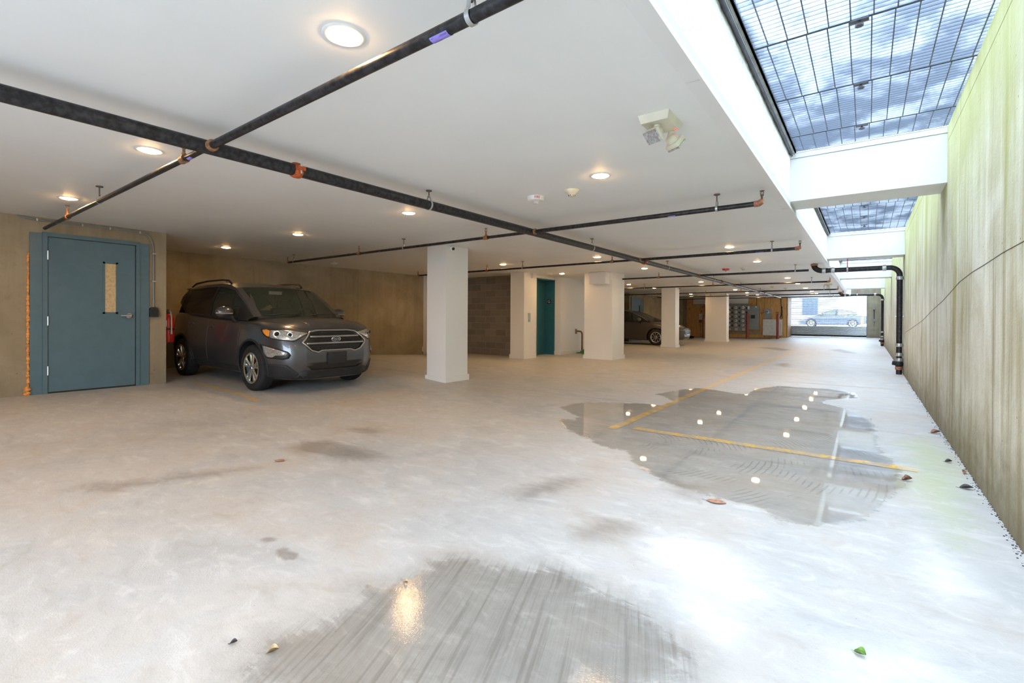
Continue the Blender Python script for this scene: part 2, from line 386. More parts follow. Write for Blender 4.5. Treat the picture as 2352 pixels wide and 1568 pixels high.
MT = dict(
 floor=concrete_floor('floor_concrete'),
 yellow=concrete_floor('worn_yellow_paint', ((.88, .50, .04), 1.0)),
 yellow_faint=concrete_floor('faint_yellow_paint', ((.80, .52, .18), .45)),
 ceil=painted_white('ceiling_paint', (.90, .91, .905), .55, .04), white=painted_white('white_paint', (.84, .83, .80), .45, .05),
 trimw=painted_white('white_trim', (.88, .88, .88), .35, .02), beam=painted_white('beam_paint', (.92, .92, .92), .6, .05),
 grey_strip=painted_white('cement_parge', (.62, .63, .62), .8, .5),
 rwall=concrete_wall('weathered_concrete', (.50, .46, .33), (.68, .655, .54), (.33, .26, .12), green=.75, axis='Y', base_dark=.8, streak=1.2),
 lwall=concrete_wall('garage_concrete', (.29, .235, .155), (.39, .325, .225), (.20, .155, .095), axis='Y', base_dark=.25, streak=.35),
 ewall=concrete_wall('end_concrete', (.27, .24, .18), (.36, .33, .26), (.19, .15, .09), axis='X', base_dark=.3, streak=.5),
 block=block_wall('concrete_block'), stucco=stucco('rough_stucco'), ply=plywood('plywood', (.52, .27, .08), (.72, .42, .16)),
 plyx=plywood('plywood_side', (.52, .27, .08), (.72, .42, .16), 'Y'),
 blue=plain('blue_door_paint', (.095, .165, .205), .42, var=.04), teal=plain('teal_elevator_paint', (.035, .15, .19), .35, var=.05),
 pipe=plain('black_steel_pipe', (.028, .028, .032), .38, .4, .5, 30, .15), fitting=rusty('rusted_fitting', (.40, .20, .09), (.2, .1, .045)),
 orange=rusty('orange_coupling', (.62, .13, .035), (.36, .07, .025)), copper=rusty('copper_brown_elbow', (.50, .22, .13), (.30, .13, .08)),
 purple=plain('purple_label', (.30, .24, .72), .5, var=.1), ink=plain('printed_ink', (.05, .04, .12), .6),
 steel=plain('zinc_steel', (.55, .57, .58), .32, .8, .1), rod=plain('threaded_rod', (.16, .12, .1), .5, .6, .2),
 dsteel=plain('dark_rail_steel', (.10, .10, .115), .5, .5, .3), galv=galv('galvanised_grating'),  gsteel=plain('mid_grey_steel', (.13, .15, .18), .5, .4, .2), rail=plain('pale_rail_steel', (.40, .42, .40), .5, .4, .15),
 cream=plain('cream_plastic', (.72, .69, .56), .4, var=.04), wplastic=plain('white_plastic', (.85, .85, .83), .4, var=.03),
 red=plain('red_paint', (.62, .02, .02), .3, var=.08, coat=.5), redtxt=plain('red_lettering', (.65, .03, .03), .5),
 black=plain('black_plastic', (.012, .012, .013), .4, var=.2), rubber=plain('tyre_rubber', (.012, .012, .013), .75, var=.3, bump=.3),
 clad=plain('dark_grey_cladding', (.013, .014, .016), .6, var=.15), lens=glassy('clear_lens', (.8, .82, .85), .08, .35),
 chrome=plain('chrome', (.80, .79, .77), .12, 1.0, .03), satin=plain('satin_silver', (.52, .51, .50), .28, .9, .05),
 bgrey=plain('grey_cabinet', (.24, .26, .265), .45, .1, .06), lgrey=plain('light_grey_cabinet', (.55, .57, .57), .5, .2, .08),
 maroon=plain('maroon_bollard_paint', (.24, .055, .04), .5, var=.15), brown=plain('brown_pipe', (.20, .10, .05), .45, .3, .15),
 green=plain('green_hose', (.03, .20, .07), .4, var=.3), foam=plain('orange_foam', (.78, .33, .09), .8, var=.25, scale=25, bump=.6),
 paper=plain('paper', (.80, .78, .74), .7, var=.03), pink=plain('pink_label', (.72, .42, .40), .7),
 bag=plain('black_bag', (.012, .012, .013), .35, var=.3, bump=.4), leaf=plain('brown_leaf', (.25, .11, .06), .6, var=.4, scale=40),
 leafg=plain('green_leaf', (.16, .34, .06), .5, var=.3, scale=40), leaft=plain('tan_leaf', (.42, .30, .15), .6, var=.4, scale=40),
 leafo=plain('rust_leaf', (.46, .25, .17), .7, var=.3, scale=40), dkleaf=plain('dark_leaf', (.05, .04, .04), .6, var=.3, scale=40),
 paint=plain('graphite_car_paint', (.075, .077, .088), .28, .55, .03, coat=1.0), paint2=plain('warm_grey_car_paint', (.085, .072, .066), .28, .5, .03, coat=1.0),
 paint3=plain('blue_grey_car_paint', (.025, .04, .08), .3, .4, .03, coat=1.0),
 glass=glassy('tinted_glass', (.03, .045, .04), .02, .62), glassd=glassy('privacy_glass', (.01, .01, .011), .03, .93),
 amber=plain('amber_lens', (.90, .30, .03), .2, coat=1), lampglass=plain('headlamp_reflector', (.62, .63, .64), .18, .75, .25, 60),
 seat=plain('dark_upholstery', (.02, .02, .022), .8), joint=plain('joint_sealant', (.10, .095, .085), .7, var=.3),
 wired=plain('amber_wired_glass', (.62, .46, .24), .25, var=.12, scale=30), silver=plain('lever_metal', (.70, .70, .72), .25, .9),
 pave=plain('pale_pavement', (.80, .80, .80), .8, var=.05), siding=plain('pale_siding', (.35, .38, .42), .7), shutter=plain('shutter_steel', (.50, .53, .56), .4, .5, .06),
 asphalt=plain('asphalt', (.30, .31, .32), .9), dark=plain('dark_window', (.03, .05, .09), .2), orangep=plain('orange_post', (.85, .28, .06), .5),
 lamp=emis('lamp_diffuser', (1, .58, .24), LAMP), redled=emis('red_indicator', (1, .05, .03), 4),
)
# ---------------------------------------------------------------- floor
POLYS={
 'puddle':[(-3.19,5.31),(-3.13,5.75),(-2.83,6.08),(-2.40,6.25),(-2.18,6.30),(-2.16,6.66),(-2.35,6.97),(-2.58,7.14),(-2.43,7.83),(-2.26,8.21),(-1.98,8.18),(-1.62,8.01),(-1.44,8.05),(-1.47,8.72),(-1.20,9.38),(-0.82,9.43),(-0.49,9.50),(-0.13,9.25),(-0.07,8.63),(-0.44,8.19),(-0.48,7.85),(-0.17,7.49),(0.04,6.98),(0.09,6.46),(0.09,5.97),(0.08,5.55),(0.15,5.09),(0.22,4.77),(0.23,4.40),(0.17,4.09),(0.07,3.69),(0.01,3.44),(-0.17,3.20),(-0.37,3.08),(-0.58,3.24),(-0.79,3.26),(-1.02,3.29),(-1.26,3.44),(-1.46,3.62),(-1.67,3.93),(-1.91,3.92),(-2.17,4.11),(-2.50,4.31),(-2.87,4.77),(-2.62,4.73),(-2.68,4.92)],
 'puddle2':[(-1.59,0.57),(-1.65,0.63),(-1.76,0.71),(-1.82,0.79),(-1.82,0.88),(-1.77,1.02),(-1.75,1.12),(-1.84,1.28),(-1.72,1.42),(-1.76,1.61),(-1.68,1.76),(-1.52,1.82),(-1.36,1.85),(-1.20,2.03),(-1.03,1.99),(-0.85,1.96),(-0.72,1.93),(-0.60,1.86),(-0.48,1.82),(-0.38,1.76),(-0.35,1.54),(-0.55,1.20),(-1.22,0.70)],
 'd1':[(-1.32,2.29),(-1.30,2.45),(-1.19,2.57),(-1.02,2.59),(-0.95,2.47),(-1.02,2.29),(-1.13,2.18),(-1.23,2.17)],
 'd2':[(-1.26,3.50),(-1.07,3.46),(-0.90,3.38),(-0.82,3.24),(-0.90,3.10),(-1.06,3.15)],
 'd3':[(-4.11,2.13),(-4.21,2.38),(-4.05,2.59),(-3.60,2.61),(-3.27,2.61),(-3.08,2.44),(-3.30,2.27),(-3.57,2.21),(-3.80,2.11)],
 'd4':[(-4.27,2.93),(-4.21,3.16),(-3.88,3.12),(-3.87,2.90)],
 'd5':[(-4.26,0.75),(-4.34,0.90),(-4.09,1.15),(-3.96,1.49),(-3.84,1.71),(-3.68,1.77),(-3.73,1.49),(-3.86,1.21),(-3.96,0.93)],
 'd6':[(-2.50,1.20),(-2.50,1.24),(-2.44,1.25),(-2.43,1.21)],
 'd7':[(-2.33,1.20),(-2.32,1.24),(-2.27,1.22),(-2.21,1.24),(-2.17,1.20),(-2.20,1.17),(-2.26,1.17)],
 'd8':[(-3.68,21.82),(-2.85,22.16),(-2.25,20.91),(-2.41,19.83),(-3.13,20.82)],
 'd9':[(-1.87,14.19),(-1.66,14.53),(-1.51,13.89),(-1.45,13.12),(-1.81,13.36)],
 'd10':[(-1.20,21.83),(-0.82,22.84),(-0.37,21.00),(-0.17,19.82),(-0.60,19.98)],
 'd11':[(-1.91,2.50),(-1.84,2.87),(-1.69,3.11),(-1.58,2.96),(-1.62,2.53),(-1.77,2.41)],
 'w1':[(-0.92,2.40),(-0.80,2.59),(-0.57,2.55),(-0.39,2.38),(-0.32,2.18),(-0.42,2.03),(-0.61,2.12),(-0.80,2.21)],
 'w2':[(-0.66,2.13),(-0.55,2.13),(-0.40,1.95),(-0.39,1.81),(-0.46,1.81),(-0.58,1.95)],
 'w3':[(0.25,3.35),(0.36,3.09),(0.39,2.80),(0.28,2.64),(0.19,2.78)],
 'w4':[(-0.03,2.05),(0.14,2.15),(0.24,2.06),(-0.03,1.78)],
 'g1':[(0.24,5.88),(0.50,6.29),(0.61,5.60),(0.63,4.89),(0.53,3.92),(0.48,3.35),(0.34,3.18),(0.31,3.60),(0.25,3.96),(0.21,4.45),(0.26,5.02)],
 'streak1':[(-1.02,11.66),(0.01,12.70),(0.07,11.63),(-0.86,10.71)],
 'streak2':[(-1.23,14.12),(-0.04,16.04),(0.01,14.59),(-0.98,13.25)],
}
H = 2.44
def zfloor(x, y):
    r = np.interp(x, [-11.5, -8.7, -7.0, -6.0], [.13, .115, .085, 0.0])*np.interp(y, [8.0, 10.3], [1, 0])
    return r+np.interp(y, [29.3, 33.3], [0, .15])*np.interp(x, [-4.6, -3.9], [0, 1])
def segs(P):
    P = np.array(P); return P, np.roll(P, -1, 0)
def field(x, y, names, soft):
    out = np.zeros(x.shape)
    for nm in names:
        A, B = segs(POLYS[nm]); lo = A.min(0)-1; hi = A.max(0)+1
        k = (x > lo[0]) & (x < hi[0]) & (y > lo[1]) & (y < hi[1])
        px, py = x[k], y[k]
        if px.size == 0: continue
        d = np.full(px.shape, 1e9); ins = np.zeros(px.shape, bool)
        for a, b in zip(A, B):
            e = b-a; t = np.clip(((px-a[0])*e[0]+(py-a[1])*e[1])/(e@e+1e-12), 0, 1)
            d = np.minimum(d, np.hypot(px-a[0]-t*e[0], py-a[1]-t*e[1]))
            c = ((a[1] > py) != (b[1] > py)) & (px < (b[0]-a[0])*(py-a[1])/(b[1]-a[1]+1e-12)+a[0]); ins ^= c
        sd = np.where(ins, d, -d); v = np.clip(.5+sd/soft*.5, 0, 1)
        o = out[k]; out[k] = np.maximum(o, v)
    return out
def set_attrs(me, x, y):
    P = dict(wet=field(x, y, ['puddle', 'streak1', 'streak2', 'd8', 'd9', 'd10'], .22),
             damp=field(x, y, ['puddle2'], .16), stain=np.maximum(field(x, y, ['d1', 'd2', 'd3', 'd4', 'd5', 'd11', 'd8', 'd9', 'd10'], .22)*.9, field(x, y, ['d6', 'd7'], .035)*1.3),
             white=field(x, y, ['w1', 'w2', 'w3', 'w4'], .35), green=field(x, y, ['g1'], .3), track=field(x, y, ['puddle2'], .15))
    P['wet'] = np.maximum(field(x, y, ['puddle'], .22), np.maximum(field(x, y, ['puddle2'], .22)*.62, field(x, y, ['streak1', 'streak2'], .5)*.44))
    for k, v in P.items():
        a = me.attributes.new(k, 'FLOAT', 'POINT'); a.data.foreach_set('value', v.astype(np.float32))
def grid_mesh(name, xs, ys, dz, mat, thick=0):
    X, Y = np.meshgrid(xs, ys); x, y = X.ravel(), Y.ravel(); z = zfloor(x, y)+dz
    nx, ny = len(xs), len(ys)
    i = np.arange(nx-1)[None, :]+np.arange(ny-1)[:, None]*nx; i = i.ravel()
    f = np.stack([i, i+1, i+1+nx, i+nx], 1)
    me = bpy.data.meshes.new(name)
    me.from_pydata(np.stack([x, y, z], 1).tolist(), [], f.tolist()); me.materials.append(mat)
    me.polygons.foreach_set('use_smooth', [True]*len(me.polygons))
    set_attrs(me, x, y)
    o = bpy.data.objects.new(name, me); col.objects.link(o); return o
xs = np.concatenate([np.arange(-11.5, -5, .12), np.arange(-5, .66, .03)])
ys = np.concatenate([np.arange(-3.2, 0, .25), np.arange(0, 8, .03), np.arange(8, 15, .08), np.arange(15, 34.0, .2)])
tag(grid_mesh('floor', xs, ys, 0, MT['floor']), kind='structure')
tag(struct('floor_slab', MB().box(-11.7, .9, -3.2, 34, -.3, -.08), MT['ewall']), kind='structure')
def line(x0, x1, y0, y1, mat, label):
    n = lambda a, b: max(2, int(abs(b-a)/.06)+1)
    o = grid_mesh('painted_line', np.linspace(x0, x1, n(x0, x1)), np.linspace(y0, y1, n(y0, y1)), .002, mat)
    return tag(o, label, 'floor marking', 'painted parking lines')
line(-2.18, -2.08, 4.62, 20.2, MT['yellow'], 'long worn yellow line running down the aisle towards the rolling shutter')
line(-1.95, .32, 4.72, 4.84, MT['yellow'], 'worn yellow line crossing the puddle towards the right concrete wall')
line(-1.3, .3, 10.1, 10.2, MT['yellow_faint'], 'faint thin yellow line across the aisle beyond the puddle')
line(-8.6, -6.45, 3.0, 3.1, MT['yellow'], 'faded yellow stall line on the floor before the dark SUV')
# floor saw joints
for (a, b, c, d, lab) in [(-8.0, .62, 6.24, 6.246, 'thin dark control joint across the floor past the nearest column'),
                          (-5.9, .62, 28.55, 28.58, 'dark control joint across the floor before the rolling shutter')]:
    o = grid_mesh('control_joint', np.linspace(a, b, 80), np.array([c, d]), .0015, MT['joint']); tag(o, lab, 'floor joint', 'floor control joints')

# ---------------------------------------------------------------- shell
struct('ceiling', MB().box(-11.3, -.79, -3.2, 34, H, H+.3), MT['ceil'])
struct('trim_1', MB().box(-.80, -.715, -3.2, 1.6, H-.012, H+.02).box(-.80, -.715, 1.603, 2.64, H-.012, H+.02).box(-.80, -.715, 2.652, 6.3, H-.012, H+.02)
       .box(-.80, -.715, 6.32, 33.4, H-.012, H+.02).box(-.722, -.706, -3.2, 33.4, H-.018, H+.012), MT['trimw'])
struct('trim_2', MB().box(-.79, -.716, -3.2, 33.4, H+.02, H+.085), MT['grey_strip'])
# stucco upstand of the light well
rs = np.random.RandomState(3)
mb = MB(); ysu = np.arange(-3.2, 33.5, .06); zsu = [2.52, 2.60, 2.7, 2.8, 2.9, 3.0, 3.05]
vs = []
for yy in ysu:
    wob = .014*math.sin(yy*5.1)+.01*math.sin(yy*13.7)
    for j, zz in enumerate(zsu):
        vs.append((-.726+.006*rs.rand(), yy, zz+(wob if j == 0 else 0)))
nz_ = len(zsu); fs = [(i*nz_+j, (i+1)*nz_+j, (i+1)*nz_+j+1, i*nz_+j+1) for i in range(len(ysu)-1) for j in range(nz_-1)]
mb.add(vs, fs).box(-.95, -.735, -3.2, 33.5, 2.46, 3.05)
struct('wall_well', mb, MT['stucco'], fix=False)
struct('roof_light_block', MB().box(-11.3, -.95, -3.2, 34, 2.75, 3.1), MT['ewall'])  # unseen slab added over the ceiling to block sky light
# right wall with coping strip and joint
mb = MB()
mb.box(.631, .95, -3.2, 34, -.2, 2.908).box(.631, .95, -3.2, 34, 2.914, 3.066)
struct('wall_right', mb, MT['rwall'])
struct('trim_3', MB().box(.6335, .66, -3.1, 34, 2.9, 2.92).tube([(.631, y, z+.004*math.sin(y*9)) for y, z in
       [(12.6, .89), (10.5, 1.03), (8.74, 1.15), (7.6, 1.27), (6.59, 1.35), (6.0, 1.42), (5.49, 1.48), (4.9, 1.51), (4.44, 1.52), (3.9, 1.545), (3.45, 1.55), (2.5, 1.6)]], .003, 5), MT['joint'])
# wall behind the camera, left block, back wall
struct('wall_rear', MB().box(-11.3, -4.0, -3.4, -3.2, -.2, 3.05).box(-4.0, -.735, -3.4, -3.2, 2.3, 3.05), MT['lwall'])  # the gap at the right is an assumed opening, added to admit daylight
struct('added_ground_rear', MB().box(-25, 25, -30, -3.2, -.25, -.005), MT['asphalt'])  # unseen ground outside that opening, added to bounce daylight onto the ceiling
struct('wall_left', MB().box(-11.3, -8.726, -3.2, 2.74, -.1, H), MT['lwall'])
struct('wall_back', MB().box(-11.3, -11.05, 2.7, 11.6, -.1, H).box(-11.3, -11.05, 16, 24, -.1, H), MT['lwall'])
struct('wall_block', MB().box(-11.05, -8.2, 11.53, 11.75, -.1, H), MT['block'])
struct('wall_stair', MB().box(-11.3, -9.6, 22.8, 31.75, -.1, H), MT['lwall'])
struct('wall_end', MB().box(-9.6, -3.72, 31.75, 34, -.1, H+.02).box(.03, .631, 33.35, 34, -.1, 3.05).box(-3.72, .631, 33.45, 34, 2.62, 3.05), MT['ewall'])
struct('trim_4', MB().box(-11.05, -10.9, 10.25, 10.75, 0, H).box(-11.05, -10.86, 10.2, 10.78, .1, .25), MT['white'])
# light-well beams
for k, y0 in enumerate([-.65, 6.35, 12.8, 19.22, 25.7]):
    mb = MB().box(-.735, .631, y0, y0+.53, 2.513, 3.0).box(-.735, .631, y0-.006, y0+.536, 3.004, 3.068)
    mb.box(-.80, -.735, y0-.02, y0+.55, H-.004, 2.56)
    struct('beam_%d' % (k+1), mb, MT['beam'])
# rails beside the grating
struct('trim_5', MB().box(-.735, -.705, -3.2, 33.4, 3.045, 3.075).box(-.705, -.695, -3.2, 33.4, 3.03, 3.10).box(-.735, -.70, -3.2, 33.4, 3.085, 3.095), MT['dsteel'])
struct('trim_6', MB().box(-.690, -.662, -3.2, 33.4, 3.06, 3.075).box(-.672, -.662, -3.2, 33.4, 3.06, 3.10).tube([(-.683, -3.1, 3.055), (-.683, 33.3, 3.055)], .007, 8), MT['rail'])

# ---------------------------------------------------------------- grating panels
def grating(y0, y1, label):
    t = thing('bar_grating', label, 'grating', (0, (y0+y1)/2, 3.1), 0, 'steel grating panels over the light well')
    mb = MB(); n = int(round((y1-y0-.02)/.0505))
    for i in range(n+1):
        y = y0+.01+(y1-y0-.02)*i/n; mb.box(-.66, .70, y-.0025, y+.0025, 3.072, 3.104)
    mb.build('bearing_bars', MT['galv'], t, fix=False)
    mb = MB()
    off = rs.rand()*.06
    for i in range(11):
        x = -.61+off+.118*i
        if x < .62: mb.box(x-.0035, x+.0035, y0+.008, y1-.008, 3.068, 3.076)
    mb.box(-.66, -.655, y0+.005, y1-.005, 3.072, 3.104).box(.695, .70, y0+.005, y1-.005, 3.072, 3.104)
    mb.box(-.66, .70, y0+.004, y0+.008, 3.070, 3.104).box(-.66, .70, y1-.008, y1-.004, 3.070, 3.104)
    mb.build('cross_rods', MT['gsteel'], t, fix=False)
def clip(x, y, lab):
    t = thing('grating_clip', lab, 'clip', (x, y, 3.09), 0, 'clips under the grating')
    MB().tube([(x, y, 3.10), (x, y, 3.03)], .007, 8).lathe([(0, 0), (.024, .002), (.024, .016), (.012, .022), (0, .022)], (x, y, 3.022), n=6).build('bolt', MT['dsteel'], t)
    MB().box(x-.05, x+.05, y-.022, y+.022, 3.056, 3.064).box(x-.05, x-.046, y-.022, y+.022, 3.06, 3.075).box(x+.046, x+.05, y-.022, y+.022, 3.06, 3.075).build('saddle', MT['dsteel'], t)
bays = [[-3.15, -2.2, -1.4, -.68], [-.1, .7, 1.72, 2.75, 3.77, 4.79, 5.82, 6.34], [6.9, 7.9, 8.9, 9.93, 10.94, 11.95, 12.78],
        [13.35, 14.4, 15.4, 16.4, 17.4, 18.4, 19.2], [19.77, 20.8, 21.8, 22.8, 23.8, 24.8, 25.68], [26.26, 27.3, 28.3, 29.3, 30.3, 31.3, 32.3, 33.35]]
names = ['behind the viewpoint', 'before the nearest white cross beam', 'between the first and second white cross beams', 'between the second and third white cross beams', 'between the third and fourth white cross beams', 'past the fourth white cross beam by the shutter']
ordn = ['first', 'second', 'third', 'fourth', 'fifth', 'sixth', 'seventh']
for bi, B in enumerate(bays):
    for i in range(len(B)-1):
        grating(B[i], B[i+1], 'galvanised steel bar grating panel, %s one %s' % (ordn[i], names[bi]))
        if i and bi in (1, 2, 3): clip([.02, 0, -.04, -.045, -.05, -.05][min(i, 5)], B[i], 'dark bolt clip under the %s grating seam %s' % (ordn[i-1], names[bi]))

# ---------------------------------------------------------------- columns
def column(x0, x1, y0, y1, label, bt=.012, bh=.105, k=.025):
    t = thing('column', label, 'column', ((x0+x1)/2, (y0+y1)/2, 0), 0, 'white boxed columns')
    MB().box(x0, x1, y0, y1, -.02, H-.002).build('shaft', MT['white'], t)
    MB().bbox(x0-k, x1+k, y0-k, y1+k, -.02, bh, .003).build('base_board', MT['white'], t)
column(-6.44, -5.965, 6.065, 6.64, 'nearest white boxed column with base board, right of the dark SUV')
column(-6.52, -5.66, 12.26, 13.08, 'wide white column with a boxed-out panel on top, right of the elevator recess')
column(-6.68, -6.12, 19.15, 19.63, 'slim white column standing in front of the grey sedan bonnet')
column(-6.73, -5.70, 25.9, 26.42, 'broad white column left of the electric meter bank')
t = thing('access_box', 'white square access box fixed high on the wide column', 'box', (-6.0, 12.26, 2.1), 0)
MB().bbox(-6.24, -5.74, 12.0, 12.258, 2.11, H-.004, .004).build('casing', MT['white'], t)
MB().box(-6.22, -5.76, 11.994, 12.0, 2.13, 2.42).build('cover', MT['white'], t)
def cam_dome(x, y, z, nx, ny, lab):
    t = thing('security_camera', lab, 'camera', (x, y, z), 0, 'small security cameras on the columns')
    MB().sphere((x+nx*.03, y+ny*.03, z), .045).lathe([(0, 0), (.05, 0), (.05, .02), (0, .02)], (x+nx*.0, y+ny*.0, z-.01), axis='x' if nx else 'y', n=20).build('housing', MT['wplastic'], t, smooth=True)
    MB().sphere((x+nx*.055, y+ny*.055-.012, z-.008), .028).sphere((x+nx*.055, y+.02, z+.008), .012).build('lens', MT['black'], t, smooth=True)
cam_dome(-5.965, 6.2, 2.385, 1, 0, 'small white security camera on the right face of the nearest column')
cam_dome(-6.12, 19.5, 2.385, 1, 0, 'small dark security camera atop the slim column by the sedan')

# ---------------------------------------------------------------- elevator core
mb = MB().box(-8.2, -7.725, 10.955, 11.53, -.02, H)                     # pilaster left of the lift
mb.box(-8.2, -7.95, 11.53, 11.93, -.02, H).box(-8.3, -7.95, 12.95, 16, -.02, H).box(-7.96, -7.71, 12.95, 16, -.02, H)
mb.box(-11.05, -8.3, 11.75, 16, -.02, H).box(-8.3, -7.95, 11.93, 12.95, 2.36, H)
struct('wall_elevator', mb, MT['white'])
mb = MB().bbox(-8.22, -7.70, 10.93, 11.56, -.02, .115, .003).bbox(-7.98, -7.685, 12.925, 15.95, -.02, .115, .003)
struct('baseboard_elevator', mb, MT['white'])
mb = MB().prism([(11.3, H), (11.3, 2.3), (11.53, H)], -7.75, -7.66, 'x').prism([(14.55, H), (14.55, 2.2), (14.2, H)], -7.71, -7.5, 'x')
struct('trim_7', mb, MT['white'])
t = tag(MB().box(-8.30, -8.28, 11.93, 12.95, 0, 2.36).build('door_2', MT['teal']), kind='structure')
MB().box(-8.28, -7.935, 12.915, 12.95, 0, 2.36).box(-8.28, -7.935, 11.93, 11.95, 0, 2.36).box(-8.28, -7.935, 11.93, 12.95, 2.33, 2.36).build('door_frame', MT['teal'], t)
MB().box(-8.283, -8.272, 12.42, 12.432, 0, 2.33).build('door_seam', MT['black'], t)
t = thing('floor_sign', 'black square elevator jamb sign with a pale floor letter', 'sign', (-8.13, 12.91, 1.68), 0)
MB().box(-8.195, -8.065, 12.905, 12.914, 1.61, 1.75).build('plate', MT['black'], t)
text_mesh('lettering', 'G', .13, MT['paper'], t, (0, -.007, 0), (PI/2, 0, 0), .001)
t = thing('call_station', 'brushed steel elevator call plate on the white pilaster', 'call button', (-7.72, 11.215, 1.17), 0)
MB().bbox(-7.725, -7.712, 11.16, 11.27, 1.04, 1.295, .003).build('plate', MT['steel'], t)
MB().lathe([(0, 0), (.018, 0), (.018, .01), (0, .01)], (-7.713, 11.215, 1.17), 'x').build('button', MT['lgrey'], t)
MB().lathe([(0, 0), (.010, 0), (.010, .006), (0, .006)], (-7.713, 11.215, 1.09), 'x').build('key_switch', MT['dsteel'], t)
# drain stub and green hose
t = thing('standpipe', 'short brown bent pipe rising beside the elevator wall', 'pipe', (-7.55, 14.05, 0), 0)
MB().tube([(-7.55, 14.05, 0), (-7.55, 14.05, .62), (-7.555, 14.04, .68), (-7.58, 14.0, .72), (-7.66, 13.93, .73), (-7.71, 13.9, .73)], .028, 10).build('pipe_run', MT['brown'], t, smooth=True)
MB().tube([(-7.70, 13.9, .64), (-7.70, 13.9, .80)], .035, 10).build('flange', MT['brown'], t, smooth=True)
mb = MB()
for k in range(7):
    rr = .30-.028*k; mb.tube([(-7.22+rr*math.cos(a)*1.0+.03*math.sin(3*a+k), 13.95+rr*.8*math.sin(a), .03+.03*k+.014*math.sin(2*a+k)) for a in np.linspace(0, 2*PI, 26)[:-1]], .019, 7, closed=True)
mb.tube([(-7.3, 13.9, .1), (-7.45, 13.8, .04), (-7.6, 13.82, .025), (-7.66, 13.9, .02)], .017, 7)
tag(mb.build('garden_hose', MT['green'], None, smooth=True), 'green coiled garden hose heaped on the floor by the standpipe', 'hose')

# ---------------------------------------------------------------- blue door
X0 = -8.726; fl = .112
d = tag(MB().box(X0-.03, X0+.020, 1.407, 2.342, fl+.024, 2.190).build('door_1', MT['blue']), kind='structure')
MB().box(X0-.01, X0+.012, 1.396, 2.355, fl, 2.199).build('door_gap', MT['black'], d)
f = MB().box(X0-.02, X0+.035, 1.352, 1.400, fl, 2.25).box(X0-.02, X0+.035, 2.351, 2.398, fl, 2.25).box(X0-.02, X0+.0352, 1.4001, 2.3509, 2.198, 2.2505)
f.box(X0-.02, X0+.022, 1.232, 1.3515, fl, 2.235).box(X0-.02, X0+.022, 2.3985, 2.513, fl, 2.232); f.build('door_frame', MT['blue'], d)
MB().box(X0+.021, X0+.026, 1.97, 2.14, 1.18, 1.205).box(X0+.021, X0+.026, 1.97, 2.14, 1.895, 1.92).box(X0+.021, X0+.026, 1.97, 1.995, 1.18, 1.92).box(X0+.021, X0+.026, 2.115, 2.14, 1.18, 1.92).build('window_frame', MT['blue'], d)
MB().box(X0+.018, X0+.0225, 1.995, 2.115, 1.205, 1.895).build('pane', MT['wired'], d)
mb = MB()
for zz in (.42, 1.08, 1.95): mb.tube([(X0+.035, 1.401, zz-.06), (X0+.035, 1.401, zz+.06)], .011, 10).box(X0+.018, X0+.024, 1.392, 1.412, zz-.055, zz+.055)
mb.build('hinges', MT['steel'], d)
mb = MB().lathe([(0, 0), (.042, 0), (.042, .014), (.022, .03), (.014, .034), (.014, .055), (0, .056)], (X0+.02, 2.275, 1.155), 'x')
mb.tube([(X0+.068, 2.275, 1.155), (X0+.07, 2.24, 1.157), (X0+.068, 2.16, 1.155)], [.018, .014, .011], 10); mb.build('door_handle', MT['silver'], d, smooth=True)
MB().lathe([(0, 0), (.008, 0), (.008, .004), (0, .004)], (X0+.054, 2.275, 1.155), 'x').build('keyhole', MT['redled'] if 0 else MT['dsteel'], d)
# sprayed foam along the frame
mb = MB(); rr = random.Random(5); z = fl
while z < 1.95:
    r = .008+.012*rr.random()*(1.2 if z < 1.4 else .6); mb.sphere((X0+.004, 1.222-.006*rr.random(), z), r, (1, 1, 1.2), 8, 6); z += r*1.1
for k in range(9): mb.sphere((X0+.02+.02*rr.random(), 1.19+.03*rr.random(), fl+.01+.012*k), .026, (1, 1, .8), 8, 6)
tag(mb.build('expanding_foam', MT['foam'], None, smooth=True), 'ragged orange foam bead along the left edge of the blue door frame', 'foam')
# conduit over the door and its black box
yc = 2.57
path = [(X0+.012, 1.12, 2.43), (X0+.014, 1.22, 2.405), (X0+.015, 1.4, 2.40), (X0+.015, 2.3, 2.405), (X0+.015, 2.44, 2.395), (X0+.015, 2.52, 2.35), (X0+.015, 2.555, 2.27), (X0+.015, yc, 2.15), (X0+.015, yc, 1.28)]
t = thing('conduit', 'grey conduit running over the blue door and down to a black box', 'conduit', (X0, yc, 1.28), 0)
MB().tube([(p[0]+.002, p[1], p[2]) for p in path], .011, 10).build('tubing', MT['bgrey'], t, smooth=True)
MB().tube([(a, b+(.03 if i > 5 else 0), c+.0) for i, (a, b, c) in enumerate(path[:6])], .006, 8).build('cable', MT['bgrey'], t, smooth=True)
for (yy, zz) in [(1.30, 2.402), (1.75, 2.402), (2.05, 2.403), (2.40, 2.398)]:
    MB().box(X0, X0+.03, yy-.008, yy+.008, zz-.016, zz+.016).build('strap', MT['steel'], t)
for zz in (2.1, 1.68): MB().box(X0, X0+.03, yc-.02, yc+.028, zz-.008, zz+.008).build('strap', MT['steel'], t)
t = thing('control_box', 'small black domed box at the foot of the conduit beside the blue door', 'box', (X0, yc, 1.15), 0)
pr = [(yc-.055, 1.14), (yc+.055, 1.14), (yc+.055, 1.24)]+[(yc+.055*math.cos(a), 1.24+.05*math.sin(a)) for a in np.linspace(.2, PI-.2, 9)]+[(yc-.055, 1.24)]
MB().prism(pr, X0, X0+.06, 'x').build('housing', MT['black'], t)
